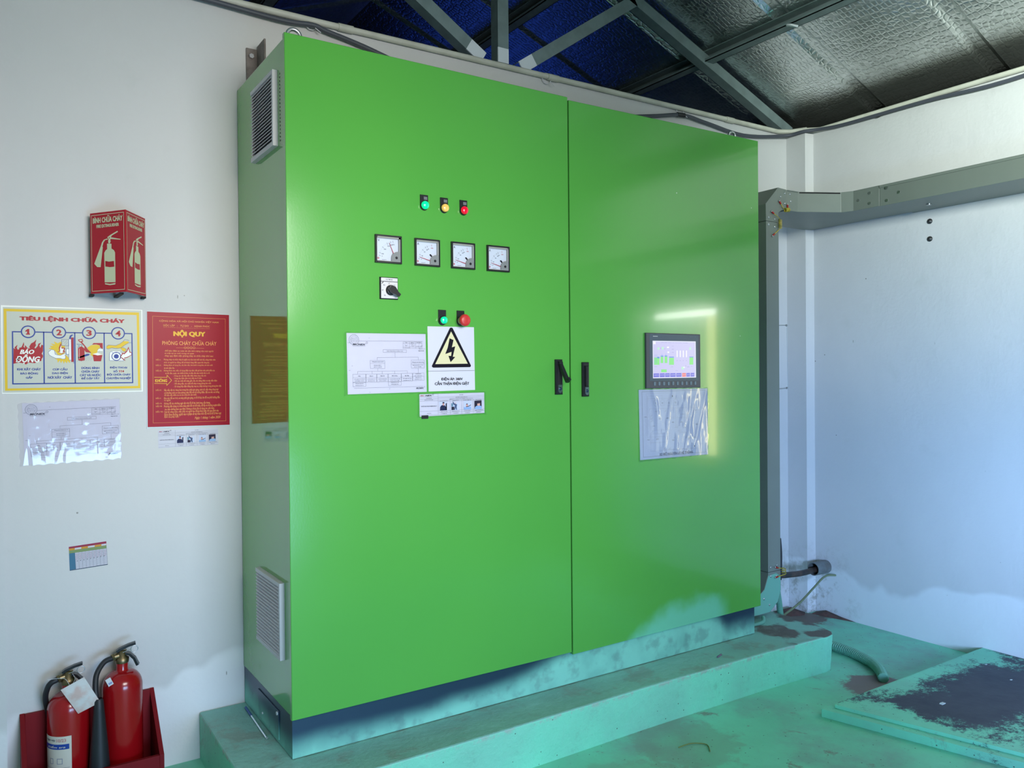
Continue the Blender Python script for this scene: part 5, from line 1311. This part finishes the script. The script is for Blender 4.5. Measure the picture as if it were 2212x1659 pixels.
def bolts(P, nm='bolt', r=.006):
    for x, y, z, ax in P:
        g = G()
        if ax == 'y': g.lathe([(r, 0), (r*.95, .002), (r*.6, .0035), (.0003, .004)], steel, 12, axis='y', c=(x, y, z))
        elif ax == 'x': g.tube([(x, y, z), (x-.003, y, z)], r, steel, 10)
        else: g.tube([(x, y, z), (x, y, z-.004)], r, steel, 10)
        g.build(nm, tr)
bolts([(2.410, YF, 2.105, 'y'), (2.455, YF, 2.10, 'y'), (2.410, YF, 2.07, 'y'), (2.455, YF, 2.062, 'y'), (2.50, YF, 2.215, 'y'), (2.532, YF, 2.185, 'y'), (2.532, YF, 2.235, 'y'), (2.57, YF-.001, 2.235, 'y'), (2.575, YF-.001, 2.20, 'y'), (2.41, YF, .405, 'y'), (2.455, YF, .410, 'y'), (2.41, YF, .362, 'y'), (2.455, YF, .357, 'y'),
       (2.36, YF, .26, 'y'), (2.40, YF, .225, 'y'), (2.20, YF, .26, 'y'), (2.2, YF, .21, 'y')])
bolts([(2.8505, -.10, 2.225, 'x'), (2.8505, -.10, 2.175, 'x'), (2.8505, -.04, 2.20, 'x'), (2.847, -.19, 2.232, 'x'), (2.850, -.25, 2.20, 'x'), (2.850, -.19, 2.172, 'x')], r=.007)
gwy = mat('yellow green earth wire', srgb(196,170,50), .5, noise=(60, .6, srgb(90,120,50))); lugr = mat('red lug', (.35, .01, .012, 1), .4)
def earth(a, b, mid, coil, nm='earth_wire'):
    A, B = Vector(a), Vector(b); g = G(); P = [A]
    c0, c1, rad, turns = coil; c0, c1 = Vector(c0), Vector(c1); N = int(turns*10)
    for k in range(N+1):
        u = k/N; q = 2*PI*turns*u; ax = (c1-c0).normalized(); s1 = ax.orthogonal().normalized(); s2 = ax.cross(s1)
        P.append(c0+(c1-c0)*u+s1*rad*math.cos(q)+s2*rad*math.sin(q))
    P.append(B); g.tube(P, .0022, gwy, 6); o = g.build(nm, tr)
    for e, f in ((A, P[1]), (B, P[-2])):
        d = (f-e).normalized(); g = G(); g.tube([e, e+d*.016], .0042, lugr, 8); g.tube([e-d*.004, e], .005, steel, 8); g.build('lug', o)
earth((2.428, .146, 2.133), (2.434, .146, 2.016), None, ((2.482, .138, 2.10), (2.482, .138, 2.055), .007, 7))
earth((2.486, .146, 2.19), (2.548, .146, 2.178), None, ((2.515, .135, 2.148), (2.545, .135, 2.152), .009, 5))
earth((2.44, .146, .402), (2.44, .146, .352), None, ((2.49, .138, .395), (2.495, .138, .365), .010, 3))
t = thing('wire_bracket', (2.53, .2, 1.43), 'thin dark two-pin wire bracket sticking out right of the vertical trunking', 'bracket')
for z in (1.584, 1.272): g = G(); g.tube([(2.484, .16, z), (2.565, .17, z+.003)], .0028, steel, 6); g.tube([(2.563, .17, z+.003), (2.57, .17, z+.003)], .005, steel, 8); g.build('pin', t)
g = G(); g.tube([(2.568, .17, 1.587), (2.573, .17, 1.275)], .0012, truss_w, 5); g.build('cord', t)
g = G(); g.lathe([(.004, 0), (.012, .004), (.013, .022), (.008, .026), (.0003, .028)], mat('grey boss', srgb(110,112,120), .4, metal=.6), 14, axis='y', c=(2.56, .44, 2.085)); g.box(2.553, 2.567, .43, WY, 2.078, 2.11, mat('grey boss', (0, 0, 0)))
tag(g.build('anchor_bolt', loc=(2.56, .5, 2.09)), 'small dark anchor bolt in the back wall beside the trunking elbow', 'bolt')
# ------------------------------------------------------------------ right wall details
for z, lab_ in ((2.094, 'upper dark round bolt head on the bare right wall under the trunking'), (2.007, 'lower dark round bolt head on the bare right wall')):
    g = G(Matrix.Translation((WX, -.233, z)) @ R90); g.lathe([(.013, 0), (.013, .003), (.006, .005), (.006, .009), (.0003, .0095)], mat('tarnished bolt', (.09, .09, .09, 1), .4, metal=.8), 18, axis='y')
    tag(g.build('bolt', loc=(WX, -.233, z)), lab_, 'bolt', 'bolts in the right wall')
g = G(); g.tube([(3.0, -.31, 2.150), (3.0, -.31, 2.144)], .012, steel, 14); g.build('bolt', tr)
pvc = mat('grey pvc pipe', srgb(112,120,122), .5, noise=(18, .6, srgb(90,84,78)))
g = G(); n = 28; R_ = .036; c_ = (0, .365, .268)
vs = []
for x, r in ((3.035, R_), (3.15, R_), (3.15, R_-.004), (3.035, R_-.004)):
    vs += [(x, c_[1]+r*math.cos(2*PI*k/n), c_[2]+r*math.sin(2*PI*k/n)) for k in range(n)]
g.add(vs, [(a*n+k, a*n+(k+1) % n, ((a+1) % 4)*n+(k+1) % n, ((a+1) % 4)*n+k) for a in range(4) for k in range(n)], pvc, False)
t = tag(g.build('pipe_stub', loc=(3.1, .365, .268)), 'short grey plastic pipe stub poking out of the right wall near the floor', 'pipe')
g = G(); g.tube(spline([(3.12, .37, .262), (3.03, .365, .262), (2.90, .345, .268), (2.76, .32, .285), (2.62, .30, .30), (2.512, .29, .285)], 7), .0155, black_cable, 12)
tag(g.build('cable', loc=(2.8, .33, .28)), 'thick black cable running out of the grey pipe stub behind the trunking', 'cable')
g = G(); g.tube(spline([(3.14, .30, .232), (3.06, .31, .235), (2.92, .28, .20), (2.72, .22, .165), (2.56, .20, .13), (2.50, .2, .11)], 7), .0055, mat('yellow cable', srgb(118,130,98), .5), 8)
tag(g.build('cable', loc=(2.8, .25, .18)), 'thin yellow-green cable sloping down from below the pipe stub', 'cable')
g = G(); g.tube(spline([(2.494, .162, .535), (2.501, .162, .47), (2.501, .162, .40), (2.496, .162, .33)], 6), .0075, black_mt, 10)
tag(g.build('cable', loc=(2.5, .162, .43)), 'black cable bowed out behind the foot of the vertical trunking', 'cable')
flexm = mat('teal corrugated hose', (.14, .38, .29, 1), .55); 
def flex(P, r, nm, lab_, step=.0065):
    pts = spline(P, 14); L = [0]
    for a, b in zip(pts, pts[1:]): L.append(L[-1]+(b-a).length)
    out = []; rad = []; s_ = 0; i = 0; n = int(L[-1]/(step/3))
    for k in range(n+1):
        d = L[-1]*k/n
        while i < len(L)-2 and L[i+1] < d: i += 1
        u = (d-L[i])/max(1e-6, L[i+1]-L[i]); out.append(pts[i]+(pts[i+1]-pts[i])*u); rad.append(r*(1 if k % 3 else .82))
    g = G(); g.tube(out, rad, flexm, 12, smooth=False); return tag(g.build(nm, loc=tuple(pts[len(pts)//2])), lab_, 'hose')
flex([(2.515, .20, .30), (2.52, .19, .22), (2.53, .18, .12), (2.56, .16, .03)], .0155, 'corrugated_hose', 'teal corrugated hose hanging down at the right end of the plinth')
flex([(2.67, .10, .024), (2.655, -.02, .024), (2.642, -.13, .024), (2.60, -.25, .024), (2.545, -.33, .024), (2.475, -.395, .020)], .023, 'corrugated_hose', 'teal corrugated hose lying curved on the floor beyond the plinth', .011)
flex([(2.16, .13, .175), (2.22, .10, .172), (2.29, .10, .174), (2.33, .13, .182)], .009, 'corrugated_hose', 'short thin coiled hose at the foot of the trunking on the plinth')
# pen and scraps
t = thing('pen', (-.010, .36, .1705), 'silver pen with a blue cap end lying on the plinth beside the cabinet side', 'pen')
a, b = Vector((-.006, .50, .170)), Vector((-.016, .212, .170)); g = G(); g.tube([a+(b-a)*.3, b], .0042, chrome, 10); g.build('barrel', t); g = G(); g.tube([a, a+(b-a)*.3], .0045, mat('pen blue', (.01, .07, .30, 1), .35), 10); g.build('cap', t)
g = G(); g.tube([(1.803, -.083, .168), (1.765, -.097, .168)], .0035, mat('purple scrap', srgb(120,105,130), .6), 6); tag(g.build('scrap', loc=(1.785, -.09, .167)), 'small purple-grey scrap lying on the plinth in front of the right door', 'scrap')
g = G(); g.tube(spline([(1.30, -.335, .003), (1.36, -.34, .004), (1.40, -.375, .003), (1.37, -.42, .003)], 5), .002, mat('straw', srgb(120,130,70), .7), 5); tag(g.build('straw', loc=(1.35, -.37, 0)), 'bent yellowish straw on the floor in front of the plinth', 'straw')
